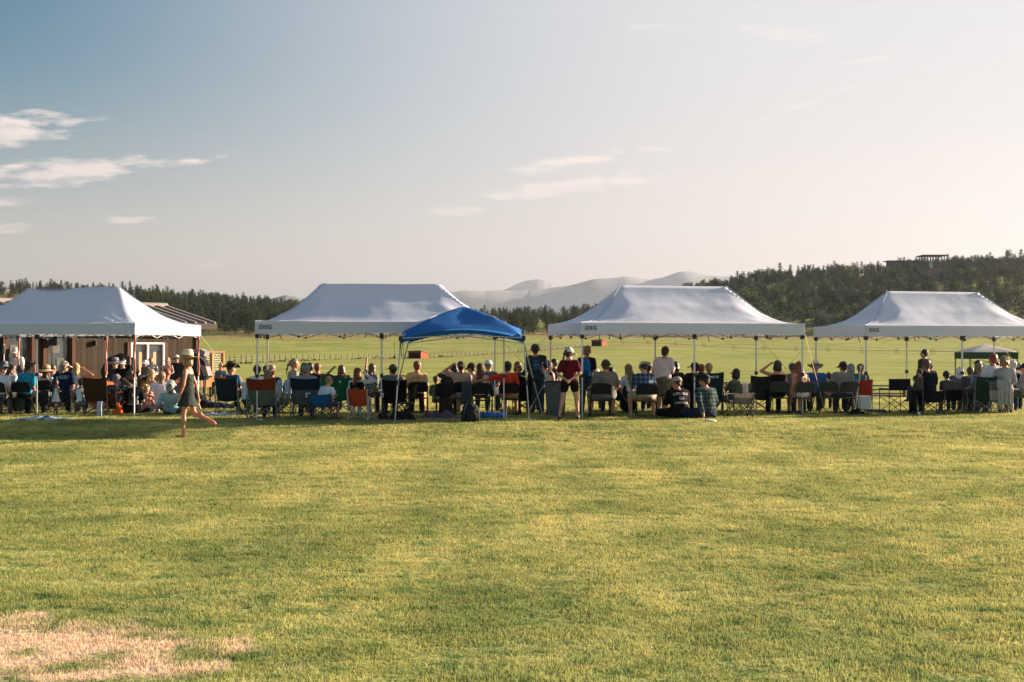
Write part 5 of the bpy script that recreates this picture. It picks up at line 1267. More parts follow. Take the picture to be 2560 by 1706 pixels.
person(214, 47.5, 'performer in a tan sun hat and white top, hands raised, by the cabin door', 200, 'stand', 'hold', skin='r', hair='dblond', hat=('bucket', (.5, .38, .25)), top=(.6, .5, .45), low=BK, fem=True, z0=.15, hn=10)
person(250, 47.3, 'performer in a dark T-shirt holding a hand to the face, by the cabin door', 170, 'stand', 'shade', 'side', skin='r', hair='brown', hs='bob', top=(.03, .05, .08), low=(.02, .025, .03), z0=.1, print_=None)
person(287, 45.0, 'seated person in a grey sun hat under the black umbrella', 150, 'sit', 'lap', hair='grey', hat=('sun', (.2, .2, .2)), top=(.05, .05, .06), z0=.1)
person(307, 44.2, 'woman with a visor, black top and blue jeans, right of the black umbrella', 175, 'sit', 'lap', 'raise', skin='m', hair='dark', hat=('visor', (.6, .58, .5)), top=BK, low=(.1, .17, .28), fem=True, z0=.12)
# ================= children on the deck edge and people on the grass =================
dk = .82
person(363, 45.6, 'child in a white cap and grey shirt on the deck edge, leftmost of the row', 150, 'sit', 'lap', hair='brown', hat=('cap', (.8, .8, .85)), top=(.15, .16, .15), s=.72, z0=dk-.36, seat=.44)
person(380, 45.8, 'child with brown hair and dark striped shirt on the deck edge', 190, 'sit', 'fold', skin='m', hair='auburn', top=(.12, .12, .16), pat=('stripe', (.5, .5, .55), 16), s=.8, z0=dk-.36, seat=.42)
person(420, 46.0, 'girl in a tan visor and pink tank top on the deck edge', 170, 'sit', 'lap', skin='l', hair='blond', hs='long', hat=('visor', (.45, .36, .22)), top=(.62, .36, .3), sleeve='tank', s=.8, z0=dk-.36, seat=.42, fem=True, low=(.1, .1, .12))
person(442, 46.2, 'boy in a black and white cap and dark T-shirt on the deck edge', 165, 'sit', 'lap', skin='r', hair='dark', hat=('cap', (.6, .6, .6), 'front', (.03, .03, .05)), top=(.03, .035, .05), low=(.05, .08, .12), s=.86, z0=dk-.36, seat=.42)
person(378, 42.0, 'girl with long blond hair and bare shoulders sitting on the grass, facing right', -50, 'kneesup', 'knees', skin='r', hair='blond', hs='vlong', top=(.6, .35, .28), sleeve='strap', fem=True, seat=.25)
person(365, 40.0, 'small blond child in peach top crouched behind the woman in the dark cap', 10, 'kneesup', 'lap', skin='r', hair='blond', hs='curly', top=(.6, .3, .22), sleeve='tank', s=.8)
person(414, 41.2, 'man with brown hair in a cream T-shirt sitting on the grass', -20, 'kneesup', 'prop', 'lap', skin='m', hair='auburn', top=(.66, .56, .42), low=(.3, .26, .2), seat=.22, s=1.05)
person(447, 41.6, 'child with curly ginger hair sitting on the grass facing the crowd', 150, 'cross', 'lap', skin='r', hair='auburn', hs='curly', top=(.5, .36, .22), s=.8, seat=.25)
person(403, 39.0, 'man with close-cropped grey hair in a white T-shirt sitting on the grass', 10, 'cross', 'prop', 'lap', skin='m', hair='dblond', top=(.66, .68, .74), low=(.12, .15, .2), s=1.08, big=1.05, seat=.14)
person(459, 39.4, 'person with long dark hair sitting on the grass beside the walking woman', 0, 'kneesup', 'lap', hair='dark', hs='vlong', top=(.08, .06, .06), fem=True, seat=.2)
person(369, 38.2, 'child in a pink sun hat on the grass in front of the blond girls', -30, 'cross', 'knees', skin='r', hair='blond', hat=('bucket', (.75, .4, .36)), top=(.7, .4, .35), sleeve='strap', s=.62, lean=15, low=(.2, .28, .45), lpat=('stripe', (.7, .7, .75), 22))
person(334, 37.6, 'woman in a taupe cap and black T-shirt with framed print, sitting on the grass', 8, 'cross', 'lap', skin='m', hair='dark', hs='long', hat=('cap', (.16, .12, .10)), top=(.012, .012, .014), sleeve='short', low=BK, fem=True, s=1.1, big=1.08, print_=[('#.20x.16', 0, .19, (.06, .075, .08), 0), ('#.24x.012', 0, .10, (.5, .55, .55), 0), ('#.012x.17', 0, .19, (.5, .55, .55), .12)])
person(428, 37.2, 'man in a grey-green cap and light blue T-shirt leaning back on the grass', 0, 'lie', 'prop', skin='m', hair='dark', hat=('cap', (.32, .36, .34)), top=(.30, .48, .6), low=(.05, .06, .08), lean=-38, s=1.05, hn=-15)
person(553, 45.0, 'child with blond hair and pink arms behind the man in the cowboy hat', 160, 'sit', 'hold', skin='r', hair='blond', top=(.15, .2, .3), s=.8, z0=.25)
person(513, 41.0, 'person in dark clothes lying low behind the walking woman', -70, 'lie', 'prop', hair='dark', top=BK, low=(.02, .03, .06), s=.95, lean=-45)
# the walking woman in the hat
wl = [[Vector((-.085, 0, .90)), Vector((-.09, .06, .49)), Vector((-.09, .07, .08))], [Vector((.085, 0, .90)), Vector((.09, -.10, .50)), Vector((.09, -.50, .33))]]
person(470, 29.6, 'barefoot woman in a cream wide-brimmed hat and short dark green dress walking left', 86, 'stride', ((.05, -.10, -.28), (.03, -.16, -.55)), ((.05, .02, -.28), (.04, .12, -.53)), skin='r', hair='dblond', hs='bob', hat=('fedora', (.66, .56, .42)), top=(.04, .05, .045), sleeve='strap', dress='mini', lowk='none', low=(.03, .04, .04), shoe=None, fem=True, custom_legs=wl, s=1.04, hn=-4)
camp_chair(571, 37.6, 'black camp chair under the man in the dark cowboy hat', 0, (.02, .03, .035), high=.98, w=.60, leg=(.25, .27, .28))
person(575, 37.9, 'seated man in a black cowboy hat and deep blue shirt, his back to the camera', -25, 'sitout', 'armrest', skin='r', hair='dark', hat=('cowboy', (.03, .028, .026)), top=(.012, .07, .19), low=(.03, .03, .04), seat=.40, big=1.05, hy=-20, s=1.04)
camp_chair(636, 37.6, 'dark camp chair with a white towel over it under the dark-capped woman', 0, BK, high=.8, w=.55)
person(641, 37.7, 'seated woman in a dark cap wrapped in a white towel', -5, 'sit', 'lap', hair='dark', hat=('beanie', (.03, .035, .04)), top=(.60, .66, .74), sleeve='long', seat=.40, big=1.08, fem=True)
camp_chair(680, 38.2, 'black camp chair under the man in the tan straw hat', 0, BK, high=.95, w=.50)
person(681, 38.5, 'seated man in a tan straw cowboy hat', 0, 'sit', 'lap', skin='m', hair='brown', hat=('straw', (.38, .27, .17)), top=(.03, .03, .04), seat=.36)
camp_chair(658, 34.6, 'red camp chair with a green lower panel under the girl with very long blond hair', 0, (.20, .035, .015), (.10, .13, .09), high=1.02, w=.70, leg=(.16, .17, .17))
person(668, 34.9, 'seated girl with very long straight blond hair hanging over the red chair back', 0, 'sit', 'lap', hair='dblond', hs='vlong', top=(.5, .45, .4), fem=True, seat=.34, s=.98, lean=-6, hy=10)
person(730, 38.0, 'woman with a grey-blond ponytail in a sage T-shirt turned to the right', -60, 'sit', 'lap', skin='r', hair='dblond', hs='pony', top=(.26, .28, .24), fem=True, seat=.52, hy=-15, s=1.04)
camp_chair(712, 37.4, 'dark chair with two pale blue towels hung over its back', 0, (.02, .025, .03), high=.88, w=.5)
person(757, 40.0, 'dark-haired head in a row of three behind the green chairs, the left one', 0, 'sit', 'lap', hair='black', top=(.05, .05, .06), hs='bob')
person(776, 40.2, 'person with black hair in the row of three behind the green chairs, the middle one', 0, 'sit', 'lap', hair='black', top=(.04, .05, .05))
person(793, 39.6, 'person with short auburn hair and dark top just behind the left green chair', 0, 'sit', 'lap', skin='r', hair='auburn', top=(.02, .025, .03), hs='short')
camp_chair(768, 34.8, 'big navy and grey camp chair under the grey-haired man', 0, (.014, .026, .045), (.10, .115, .11), high=1.02, w=.74, leg=(.16, .17, .18))
person(765, 35.2, 'man with short grey hair sitting in the navy and grey camp chair', 0, 'sit', 'armrest', skin='r', hair='grey', top=(.3, .33, .36), seat=.44, hy=-25, s=1.02, big=1.05)
GL_ = (.015, .13, .06)
camp_chair(802, 38.6, 'bright green camp chair with a white mark, the left one of two', 0, GL_, high=.97, w=.66, logo=[('K', .10, .86, (.7, .75, .7))])
camp_chair(854, 38.2, 'bright green camp chair with a white mark, the right one of two', 0, GL_, high=.97, w=.66, logo=[('K', .10, .86, (.7, .75, .7))])
person(852, 38.8, 'dark-haired person bent forward in the right green chair with a raised fist', 0, 'sit', 'lap', 'head', skin='d', hair='brown', hs='bob', top=(.05, .05, .05), lean=14, seat=.44)
camp_chair(805, 34.0, 'small low blue camp chair under the boy', -8, (.02, .10, .22), high=.66, w=.56, leg=(.03, .03, .035))
person(812, 34.1, 'blond boy in a white and navy T-shirt sitting sideways, arm hanging down', -35, 'sit', 'hold', 'side', skin='l', hair='dblond', top=(.66, .70, .76), low=(.06, .09, .14), lowk='shorts', s=.84, seat=.42, hy=-15, side=4)
person(893, 35.6, 'woman with long auburn hair in a black vest over white sleeves', -12, 'sit', 'shade', 'side', skin='l', hair='auburn', hs='vlong', top=(.66, .66, .7), sleeve='long', vest=(.012, .012, .014), low=(.55, .55, .58), fem=True, seat=.36, hy=5)
camp_chair(902, 34.0, 'small orange-red camp chair under the woman with long auburn hair', -12, (.42, .06, .025), high=.78, w=.50, leg=(.45, .45, .45), armcol=(.5, .05, .02))
person(925, 38.0, 'woman with long highlighted brown hair in a teal floral top, behind the auburn-haired one', -30, 'sit', 'lap', 'raise', skin='m', hair='brown', hs='long', top=(.06, .11, .13), pat=('floral', (.35, .42, .42), 24), fem=True)
# ================= middle group =================
camp_chair(988, 36.0, 'black camp chair behind the left blue-canopy legs', 0, BK, high=.96, w=.62)
person(978, 36.4, 'man in a grey cap and slate blue shirt behind the blue canopy left legs', 10, 'sit', 'armrest', skin='r', hair='dark', hat=('cap', (.10, .10, .09)), top=(.12, .17, .22), seat=.44, hy=25, big=1.08)
person(1041, 37.6, 'person with brown hair in a tan T-shirt with a dark mark on the back', 0, 'sit', 'lap', skin='r', hair='auburn', top=(.62, .42, .24), low=(.03, .03, .03), s=1.05, hn=15, print_=[('#.16x.012', 0, .36, (.06, .05, .05), -.03), ('#.012x.08', 0, .33, (.06, .05, .05), .045), ('#.012x.08', 0, .33, (.06, .05, .05), -.105)])
folding_chair(1046, 37.3, 'black folding chair under the person in the tan T-shirt', 0)
folding_chair(1013, 33.6, 'empty black folding chair standing sideways, its back to the right', 80)
person(1093, 42.0, 'boy with brown hair and grey T-shirt kneeling on the grass between the chairs', -30, 'kneesup', 'lap', skin='m', hair='brown', top=(.09, .08, .08), s=.9, seat=.2, low=(.08, .06, .05))
person(1112, 36.2, 'child in a black hat in the chair in front of the boy', 0, 'sit', 'lap', hair='dark', hat=('beanie', (.012, .013, .015)), top=(.03, .025, .025), s=.75, seat=.44)
folding_chair(1115, 35.9, 'black folding chair with a brown garment under its seat, second left of the backpack', 0)
person(1153, 37.8, 'man in an olive cap and light khaki T-shirt with one elbow raised to the left', 0, 'sit', 'lap', 'head', skin='m', hair='dark', hat=('cap', (.06, .06, .045), 'back'), top=(.38, .34, .28), low=(.3, .27, .22), hy=-20, big=1.08, s=1.04)
folding_chair(1158, 37.0, 'black folding chair with a grey jacket hung on it', -5)
person(1183, 39.6, 'person in a black cap facing left behind the woman with dark red hair', 70, 'sit', 'lap', skin='m', hair='black', hat=('cap', (.03, .03, .03)), top=(.04, .04, .045))
person(1203, 37.6, 'woman with very long dark red hair and a peach sleeveless top', 0, 'sit', 'lap', skin='r', hair='dred', hs='vlong', top=(.68, .44, .36), sleeve='tank', fem=True, hn=8)
person(1222, 38.6, 'man in a white and blue cap and blue checked shirt beside the red T-shirt', -5, 'sit', 'lap', hair='grey', hat=('cap', (.5, .55, .65), 'back', (.1, .13, .25)), top=(.035, .08, .14), pat=('plaid', (.09, .17, .26), 12), s=1.06, big=1.05)
folding_chair(1206, 35.6, 'black folding chair just left of the man in the red T-shirt', 0)
folding_chair(1276, 36.2, 'black folding chair under the man in the red T-shirt', -3)
person(1269, 36.5, 'man in a bright red T-shirt, arm stretched along the next chair', -5, 'sit', 'lap', 'out', skin='m', hair='dark', top=(.62, .05, .03), low=(.3, .27, .1), hy=30, s=1.05, big=1.06, lowk='shorts')
camp_chair(1306, 37.8, 'tall black camp chair between the red T-shirt and the standing man', 0, BK, high=1.02, w=.52)
person(1295, 38.6, 'woman with maroon hair, dark glasses and a raised hand, facing the camera', 200, 'sit', 'lap', 'raise', skin='m', hair='dred', hs='bob', top=(.03, .03, .04), fem=True, glasses=True, seat=.5)
person(1342, 38.0, 'standing man in a black cap and dark T-shirt with a blue back print, blue jeans', -4, 'stand', 'hold', skin='r', hair='dark', hs='short', hat=('cap', (.03, .032, .035), 'back'), top=(.025, .035, .042), low=(.035, .065, .11), s=1.06, big=1.12, print_=[('#.17x.26', 0, .28, (.02, .07, .13), 0), ('~4', .03, .36, (.16, .32, .46), 0), ('~6', .03, .28, (.16, .32, .46), 0), ('~2', .03, .21, (.12, .26, .4), 0)])
person(1376, 40.0, 'woman with brown hair in a black and white checked top and dark glasses, facing left', 120, 'sit', 'lap', skin='r', hair='brown', hs='bob', top=(.6, .6, .6), pat=('plaid', (.03, .03, .04), 18), sleeve='tank', glasses=True, fem=True, seat=.52)
person(1388, 42.5, 'dark-haired person behind the woman in the checked top', 90, 'sit', 'lap', skin='m', hair='black', top=(.05, .05, .05), seat=.55)
person(1424, 34.4, 'standing woman in a maroon T-shirt and black shorts, hands clasped behind her back', -18, 'stand', 'behind', skin='l', hair='dark', hs='pony', hat=('cap', (.62, .58, .54), 'front'), top=(.11, .012, .02), low=(.010, .010, .012), lowk='mini', shoe=(.04, .05, .06), fem=True, s=1.0, hy=-22, hn=14, big=1.1,
       custom_legs=[[Vector((-.10, 0, .90)), Vector((-.17, .02, .50)), Vector((-.25, 0, .08))], [Vector((.10, 0, .90)), Vector((.16, .02, .50)), Vector((.20, 0, .08))]])
bp, bA, bH = person(1466, 38.2, 'standing person with curly blond hair, blue backpack and jeans behind the maroon T-shirt', -10, 'stand', 'hold', skin='r', hair='dblond', hs='curly', top=(.02, .022, .028), low=(.05, .08, .12), s=1.03, fem=True)
person(1514, 35.8, 'man in an olive-taupe T-shirt with a dark cap turned backwards, on a black chair', 5, 'wide', 'armrest', skin='r', hair='brown', hat=('cap', (.07, .06, .05), 'back'), top=(.20, .185, .145), low=(.2, .21, .2), lowk='shorts', big=1.22, s=1.08, lean=6)
folding_chair(1500, 35.4, 'black folding chair under the man in the olive-taupe T-shirt', 3)
person(1490, 40.2, 'child in a white cap seen over the left shoulder of the olive-taupe T-shirt', 0, 'sit', 'lap', hair='dark', hat=('cap', (.7, .7, .7)), top=(.1, .1, .12), s=.9)
person(1531, 38.8, 'person with short black hair in a grey top right behind the olive-taupe T-shirt', 10, 'sit', 'lap', skin='m', hair='black', top=(.3, .3, .34), s=.92)
camp_chair(1550, 38.4, 'narrow dark green camp chair between the olive T-shirt and the long blond hair', -15, (.02, .05, .035), high=.88, w=.46)
person(1582, 37.6, 'woman with long blond hair and a long black skirt bent towards the plaid shirt', 5, 'sit', 'knees', skin='l', hair='dblond', hs='vlong', top=(.6, .62, .68), low=(.012, .014, .02), lowk='skirt', fem=True, lean=15, s=1.03)
person(1612, 35.4, 'man in a cream cap and blue checked shirt bent forward on a folding chair', 8, 'wide', 'knees', skin='l', hair='dark', hat=('cap', (.55, .52, .42), 'back'), top=(.03, .045, .08), pat=('plaid', (.16, .26, .34), 9), low=(.4, .33, .25), lowk='shorts', shoe=None, lean=14, big=1.1, s=1.08, hn=20)
folding_chair(1616, 35.0, 'black folding chair under the man in the blue checked shirt', 0)
person(1621, 38.8, 'man with black hair and dark glasses between checked and pale pink shirts', -10, 'sit', 'lap', skin='d', hair='black', top=(.03, .035, .05), s=1.02)
person(1656, 37.2, 'man in a long pale pink T-shirt and khaki shorts getting up, cup in hand', -38, 'stand', 'hold', 'side', skin='l', hair='dark', top=(.68, .60, .62), low=(.15, .14, .09), lowk='shorts', lean=6, s=1.02, big=1.15, zof=0)
person(1690, 39.4, 'person with curly black hair behind the pale pink T-shirt', 20, 'sit', 'lap', skin='d', hair='black', hs='bob', top=(.02, .02, .025), s=1.03)
camp_chair(1684, 38.0, 'square black camp chair right of the khaki shorts', 0, (.012, .016, .02), high=.86, w=.44)
person(1700, 35.1, 'man in a tan cap and black T-shirt with white back lettering, sitting on the grass', 18, 'cross', 'knees', skin='r', hair='dark', hat=('cap', (.42, .33, .24)), top=(.016, .013, .013), low=(.012, .013, .016), s=1.12, big=1.08, lean=16, hy=45, print_=[('~8', .06, .37, (.5, .52, .55), .02), ('#.13x.07', 0, .27, (.30, .26, .27), .02), ('~10', .045, .17, (.5, .52, .55), .02)])
person(1737, 38.0, 'person in a dark cap and black jacket leaning over behind the tent leg', 20, 'sit', 'lap', skin='r', hair='dark', hat=('cap', (.03, .035, .035)), top=(.012, .014, .018), sleeve='long', big=1.25, s=1.02, hy=20)
person(1752, 39.4, 'person with auburn hair just right of the dark cap', -20, 'sit', 'lap', skin='r', hair='auburn', top=(.05, .04, .05), s=.98)
camp_chair(1776, 37.2, 'tall blue-black camp chair with small white lettering', -3, (.016, .032, .042), high=1.13, w=.62, logo=[('KIJARO O', .085, 1.0, (.6, .65, .68))])
person(1774, 38.2, 'person with pale blond hair, only the crown visible over the blue-black chair', 0, 'sit', 'lap', hair='blond', top=(.3, .25, .2), seat=.46)
person(1768, 34.9, 'man in a black backward cap and dark green checked shirt sitting on the grass', 28, 'cross', 'lap', 'prop', skin='r', hair='black', hat=('cap', (.012, .013, .015)), top=(.018, .035, .035), pat=('plaid', (.10, .14, .13), 11), sleeve='long', low=(.02, .03, .06), s=1.18, big=1.18, lean=10, hy=35, beard=True)
# ================= right group =================
person(1832, 37.6, 'woman with dark glasses and brown-blond hair facing left in the grey chair', 55, 'sitout', 'phone', skin='r', hair='dark', hs='bob', top=(.10, .13, .11), low=(.12, .14, .17), glasses=True, fem=True, seat=.32, lean=-12)
camp_chair(1845, 37.0, 'grey-green camp chair with pale fringed cloth, holding the woman facing left', 25, (.10, .12, .11), high=.86, w=.54)
camp_chair(1852, 35.6, 'small low camp chair draped with a pale pink cloth', 8, (.5, .38, .35), (.16, .16, .17), high=.64, w=.52, leg=(.03, .035, .03))
camp_chair(1900, 38.6, 'empty charcoal camp chair with paler centre panel', 0, (.035, .042, .045), (.05, .06, .06), high=1.02, w=.60)
person(1945, 37.9, 'woman with dark bobbed hair in a black sleeveless top, elbow raised', 0, 'sit', 'lap', 'head', skin='r', hair='dark', hs='bob', top=(.012, .012, .012), sleeve='tank', low=BK, fem=True, s=1.06, big=1.05)
folding_chair(1947, 37.4, 'olive-grey folding chair under the woman in the black sleeveless top', 0, OLV)
person(1985, 38.8, 'man in a dark cap and dark glasses in a blue-grey T-shirt, facing the camera', 190, 'sit', 'lap', skin='m', hair='dark', hat=('cap', (.06, .06, .065)), top=(.13, .16, .19), glasses=True, big=1.05)
person(2003, 37.4, 'woman with very long curly auburn hair, bare shoulders and white shorts', 6, 'sit', 'side', skin='r', hair='auburn', hs='vlong', top=(.40, .22, .15), sleeve='strap', low=(.66, .66, .64), lowk='mini', fem=True, s=1.05)
folding_chair(2008, 37.1, 'olive-grey folding chair under the woman with the white shorts', 0, OLV)
person(2040, 38.8, 'man in a cream straw cowboy hat and royal blue shirt', 0, 'sit', 'lap', skin='r', hair='grey', hat=('straw', (.55, .47, .35)), top=(.03, .10, .30), low=(.02, .03, .04), big=1.15, s=1.02)
folding_chair(2067, 37.5, 'olive-grey folding chair between the blue shirt and the grey T-shirt', 0, OLV)
person(2106, 38.0, 'man in a dark cap and grey T-shirt, sun on his right shoulder', -4, 'sit', 'lap', skin='m', hair='black', hat=('cap', (.02, .02, .022)), top=(.19, .18, .17), low=(.03, .04, .06), big=1.12, s=1.04, hy=25)
folding_chair(2119, 37.4, 'olive-grey folding chair under the man in the grey T-shirt', 0, OLV)
person(2077, 40.5, 'child in a red, white and blue patterned shirt between blue and grey backs', 0, 'sit', 'lap', hair='brown', top=(.5, .1, .1), pat=('floral', (.5, .55, .7), 14), s=.82, hs='short', seat=.45)
person(2128, 39.6, 'person with grey-green hood in a teal patterned jacket, left of the red chair', 0, 'sit', 'lap', hair='grey', hs='bob', top=(.04, .14, .17), pat=('floral', (.12, .26, .3), 20), sleeve='long', s=.98)
person(2150, 39.8, 'person with brown hair and pale temples just left of the white tent leg', 15, 'sit', 'lap', skin='r', hair='dblond', top=(.1, .13, .16), s=.98)
camp_chair(2157, 38.6, 'red-orange camp chair behind the white bucket', -5, (.5, .06, .03), high=.92, w=.42, leg=(.4, .4, .4))
# director chair
person(2312, 44.0, 'dark standing young man in profile in the grass behind the seats', 40, 'stand', 'side', skin='m', hair='black', top=(.03, .035, .035), low=(.03, .035, .04), s=.99, hy=25)
person(2318, 37.2, 'man in a navy-black T-shirt with brown hair holding a child, seen from behind', 12, 'sit', 'hold', skin='r', hair='brown', top=(.010, .013, .022), low=BK, big=1.2, s=1.06, seat=.48)
camp_chair(2328, 36.8, 'black camp chair under the man in the navy-black T-shirt', 0, BK, high=.66, w=.56)
person(2300, 37.0, 'small child in a grey hooded jacket held by the man in navy-black', 40, 'sit', 'lap', skin='m', hair='dark', hat=('beanie', (.07, .07, .06)), top=(.07, .07, .065), sleeve='long', s=.66, z0=.35, low=(.05, .05, .06))
person(2290, 37.4, 'blurred small child in a dark hood at the left side of the man in navy-black', 80, 'stand', 'fold', skin='m', hair='dark', hat=('beanie', (.06, .055, .05)), top=(.06, .055, .05), sleeve='long', s=.60, z0=0.0)
person(2372, 38.6, 'child in a dark blue beanie in a black camp chair', 0, 'sit', 'lap', hair='dark', hat=('beanie', (.012, .035, .06)), top=(.04, .05, .06), seat=.46, s=.86)
camp_chair(2376, 38.0, 'grey and black camp chair under the child in the blue beanie', 0, (.10, .10, .11), BK, high=.88, w=.56)
person(2390, 40.4, 'man in a white cap and grey T-shirt bent forward, facing the camera', 175, 'sit', 'knees', skin='r', hair='dark', hat=('cap', (.75, .75, .8)), top=(.16, .16, .18), lean=28, hn=10)
camp_chair(2456, 37.6, 'dark green camp chair with a small white mark under the balding man', 2, (.018, .045, .035), high=1.02, w=.60, leg=(.16, .17, .17), logo=[('- -', .06, .90, (.45, .5, .48))])
person(2456, 38.2, 'balding man with fair temples in a pale teal shirt in the green chair', 10, 'sit', 'armrest', skin='m', hair='dblond', top=(.20, .28, .30), seat=.46, hs='short', s=1.0)
person(2446, 39.8, 'woman with long black hair, her bare arm raised, left of the balding man', -20, 'sit', 'shade', 'lap', skin='d', hair='black', hs='long', top=(.03, .03, .035), sleeve='tank', fem=True, seat=.52)
person(2480, 37.9, 'man with a shaved tan head in a white shirt lit by the sun', 14, 'sit', 'lap', skin='r', hair='auburn', top=(.72, .68, .68), low=(.1, .12, .13), s=1.12, big=1.15, seat=.54)
folding_chair(2486, 37.6, 'folding chair with a grey jacket hanging on it behind the white shirt', 10)
person(2496, 40.0, 'person with auburn hair between white shirt and grey cardigan', 0, 'sit', 'lap', skin='d', hair='dred', hs='bob', top=(.1, .06, .05), seat=.5)
person(2514, 37.6, 'woman with blond hair in a long light grey cardigan', -12, 'sit', 'lap', skin='r', hair='dblond', hs='curly', top=(.38, .37, .38), sleeve='long', low=(.4, .4, .38), fem=True, s=1.08, seat=.54, hy=-15)
person(2533, 39.2, 'man with white hair and a dark vest right of the grey cardigan', -15, 'sit', 'lap', skin='r', hair='white', top=(.6, .6, .62), sleeve='short', vest=(.012, .02, .025), seat=.52)
person(2562, 38.2, 'person in a dark cap and grey sweater cut by the right photo edge', 60, 'sit', 'hold', skin='r', hair='black', hat=('cap', (.02, .022, .025)), top=(.17, .18, .21), sleeve='long', low=(.06, .08, .08))

person(128, 41.6, 'brown-haired person in a grey shirt low between tan sun hat and blond woman', -30, 'sit', 'lap', skin='m', hair='brown', top=(.22, .22, .24), s=.95)
person(150, 43.6, 'child with reddish hair crouched beside the low black floor speaker', 160, 'sit', 'knees', skin='r', hair='auburn', top=(.3, .26, .22), s=.72)
person(30, 42.6, 'person with brown hair behind the white-blue top, face turned away', 20, 'sit', 'lap', skin='r', hair='brown', top=(.4, .36, .34))
person(324, 41.8, 'person in dark top on the grass behind the woman in the taupe cap', 0, 'kneesup', 'lap', skin='m', hair='dark', hs='bob', top=(.04, .05, .06), seat=.22)
person(396, 43.0, 'child with light brown hair on the grass in front of the deck edge', -20, 'kneesup', 'lap', skin='l', hair='dblond', top=(.5, .5, .52), s=.85, seat=.25)
person(1132, 38.8, 'dark-haired person with elbow raised beside the olive cap, left of it', -10, 'sit', 'lap', 'shade', skin='r', hair='black', hs='bob', top=(.03, .03, .035))
person(2424, 39.2, 'person in dark top seated low left of the long black hair', 10, 'sit', 'lap', skin='m', hair='brown', top=(.06, .07, .08), s=.92)
person(2544, 40.4, 'person with grey hair and dark jacket beyond the white-haired man', -10, 'sit', 'lap', skin='m', hair='grey', top=(.05, .06, .07))
person(662, 40.6, 'person with dark hair seen between dark cap and straw hat', 10, 'sit', 'lap', skin='m', hair='dark', top=(.1, .1, .12), s=.94)
person(1642, 40.2, 'person with brown hair behind the left arm of the pale pink shirt', 0, 'sit', 'lap', skin='m', hair='brown', top=(.1, .12, .14))
# ---------------------------------------------------------------- loose things
WHITE = mat('white_paper', (.75, .75, .74), .6, .04, 8)
def at(px, D, z=0.0):
    p = PX(px, D); p.z = lawn_z(p.x, p.y)+z; return p
def cupm(px, D, z, label, lie=False):
    b = MB(); n = 12; b.loft([[(r*cos(2*pi*i/n), r*sin(2*pi*i/n), h) for i in range(n)] for r, h in ((.03, 0), (.042, .11), (.038, .11), (.028, .008))]); o = b.build('paper_cup', WHITE, smooth=True); o.location = at(px, D, z)
    if lie: o.rotation_euler = (R(88), 0, .6)
    return tag(o, label, 'cup', 'white paper cups')
def cloth_heap(name, px, D, w, d, h, label, cat, c, pat, seed, rz=0.0):
    """crumpled cloth: a sheet with ridges lying on the grass, thick to the ground"""
    n, m = 44, 22; vs = []
    for j in range(m+1):
        for i in range(n+1):
            u, v = i/n*2-1, j/m*2-1; ed = (1-abs(u)**2.5)*(1-abs(v)**2.5)
            wob = 1+.22*noise.noise(Vector((math.atan2(v, u)*1.3, seed, 0)))
            z = h*ed*(.35+.65*abs(noise.noise(Vector((u*2.2, v*2.0, seed)))*2.2) + .35*abs(noise.noise(Vector((u*7, v*5, seed+3))))) + .006
            vs.append((u*w/2*wob, v*d/2*wob, max(z, .004)))
    fs = [(j*(n+1)+i, j*(n+1)+i+1, (j+1)*(n+1)+i+1, (j+1)*(n+1)+i) for j in range(m) for i in range(n)]
    o = mesh_obj(name, vs, fs, cloth(c, pat), smooth=True); o.location = at(px, D); o.rotation_euler = (0, 0, rz); return tag(o, label, cat)
cloth_heap('beach_towel', 108, 34.4, 1.6, 1.3, .085, 'crumpled teal and white beach towel on the grass at the far left', 'towel', (.45, .5, .55), ('plaid', (.03, .12, .16), 2.2), 3, .1)
cloth_heap('quilt', 1100, 35.2, .95, .9, .22, 'heap of red, navy and white patchwork quilt on the grass', 'quilt', (.07, .09, .14), ('floral', (.45, .06, .05), 5.5), 5)
cloth_heap('crumpled_bag', 958, 34.0, .30, .25, .26, 'crumpled dark maroon bag on the grass right of the orange-red chair', 'bag', (.05, .025, .03), ('floral', (.3, .22, .24), 12), 8)
cloth_heap('blanket', 545, 36.8, 1.3, .8, .07, 'pale blue-white blanket on the grass under the cowboy-hat man', 'blanket', (.45, .5, .6), None, 9)
cloth_heap('yellow_cloth', 1280, 38.2, .7, .4, .18, 'olive-yellow bag on the grass under the red T-shirt man', 'bag', (.3, .28, .06), None, 19)
cloth_heap('orange_bag', 294, 37.0, .28, .2, .3, 'small bright orange bag beside the low red-brown chair', 'bag', (.75, .13, .02), None, 13)
cloth_heap('dark_bag', 2142, 37.0, .55, .5, .16, 'flat black bag on the grass below the white bucket', 'bag', (.012, .014, .016), None, 15)
cloth_heap('jacket_bundle', 1005, 34.2, .7, .35, .24, 'dark bundle lying under the sideways empty folding chair', 'jacket', (.02, .025, .028), None, 17)
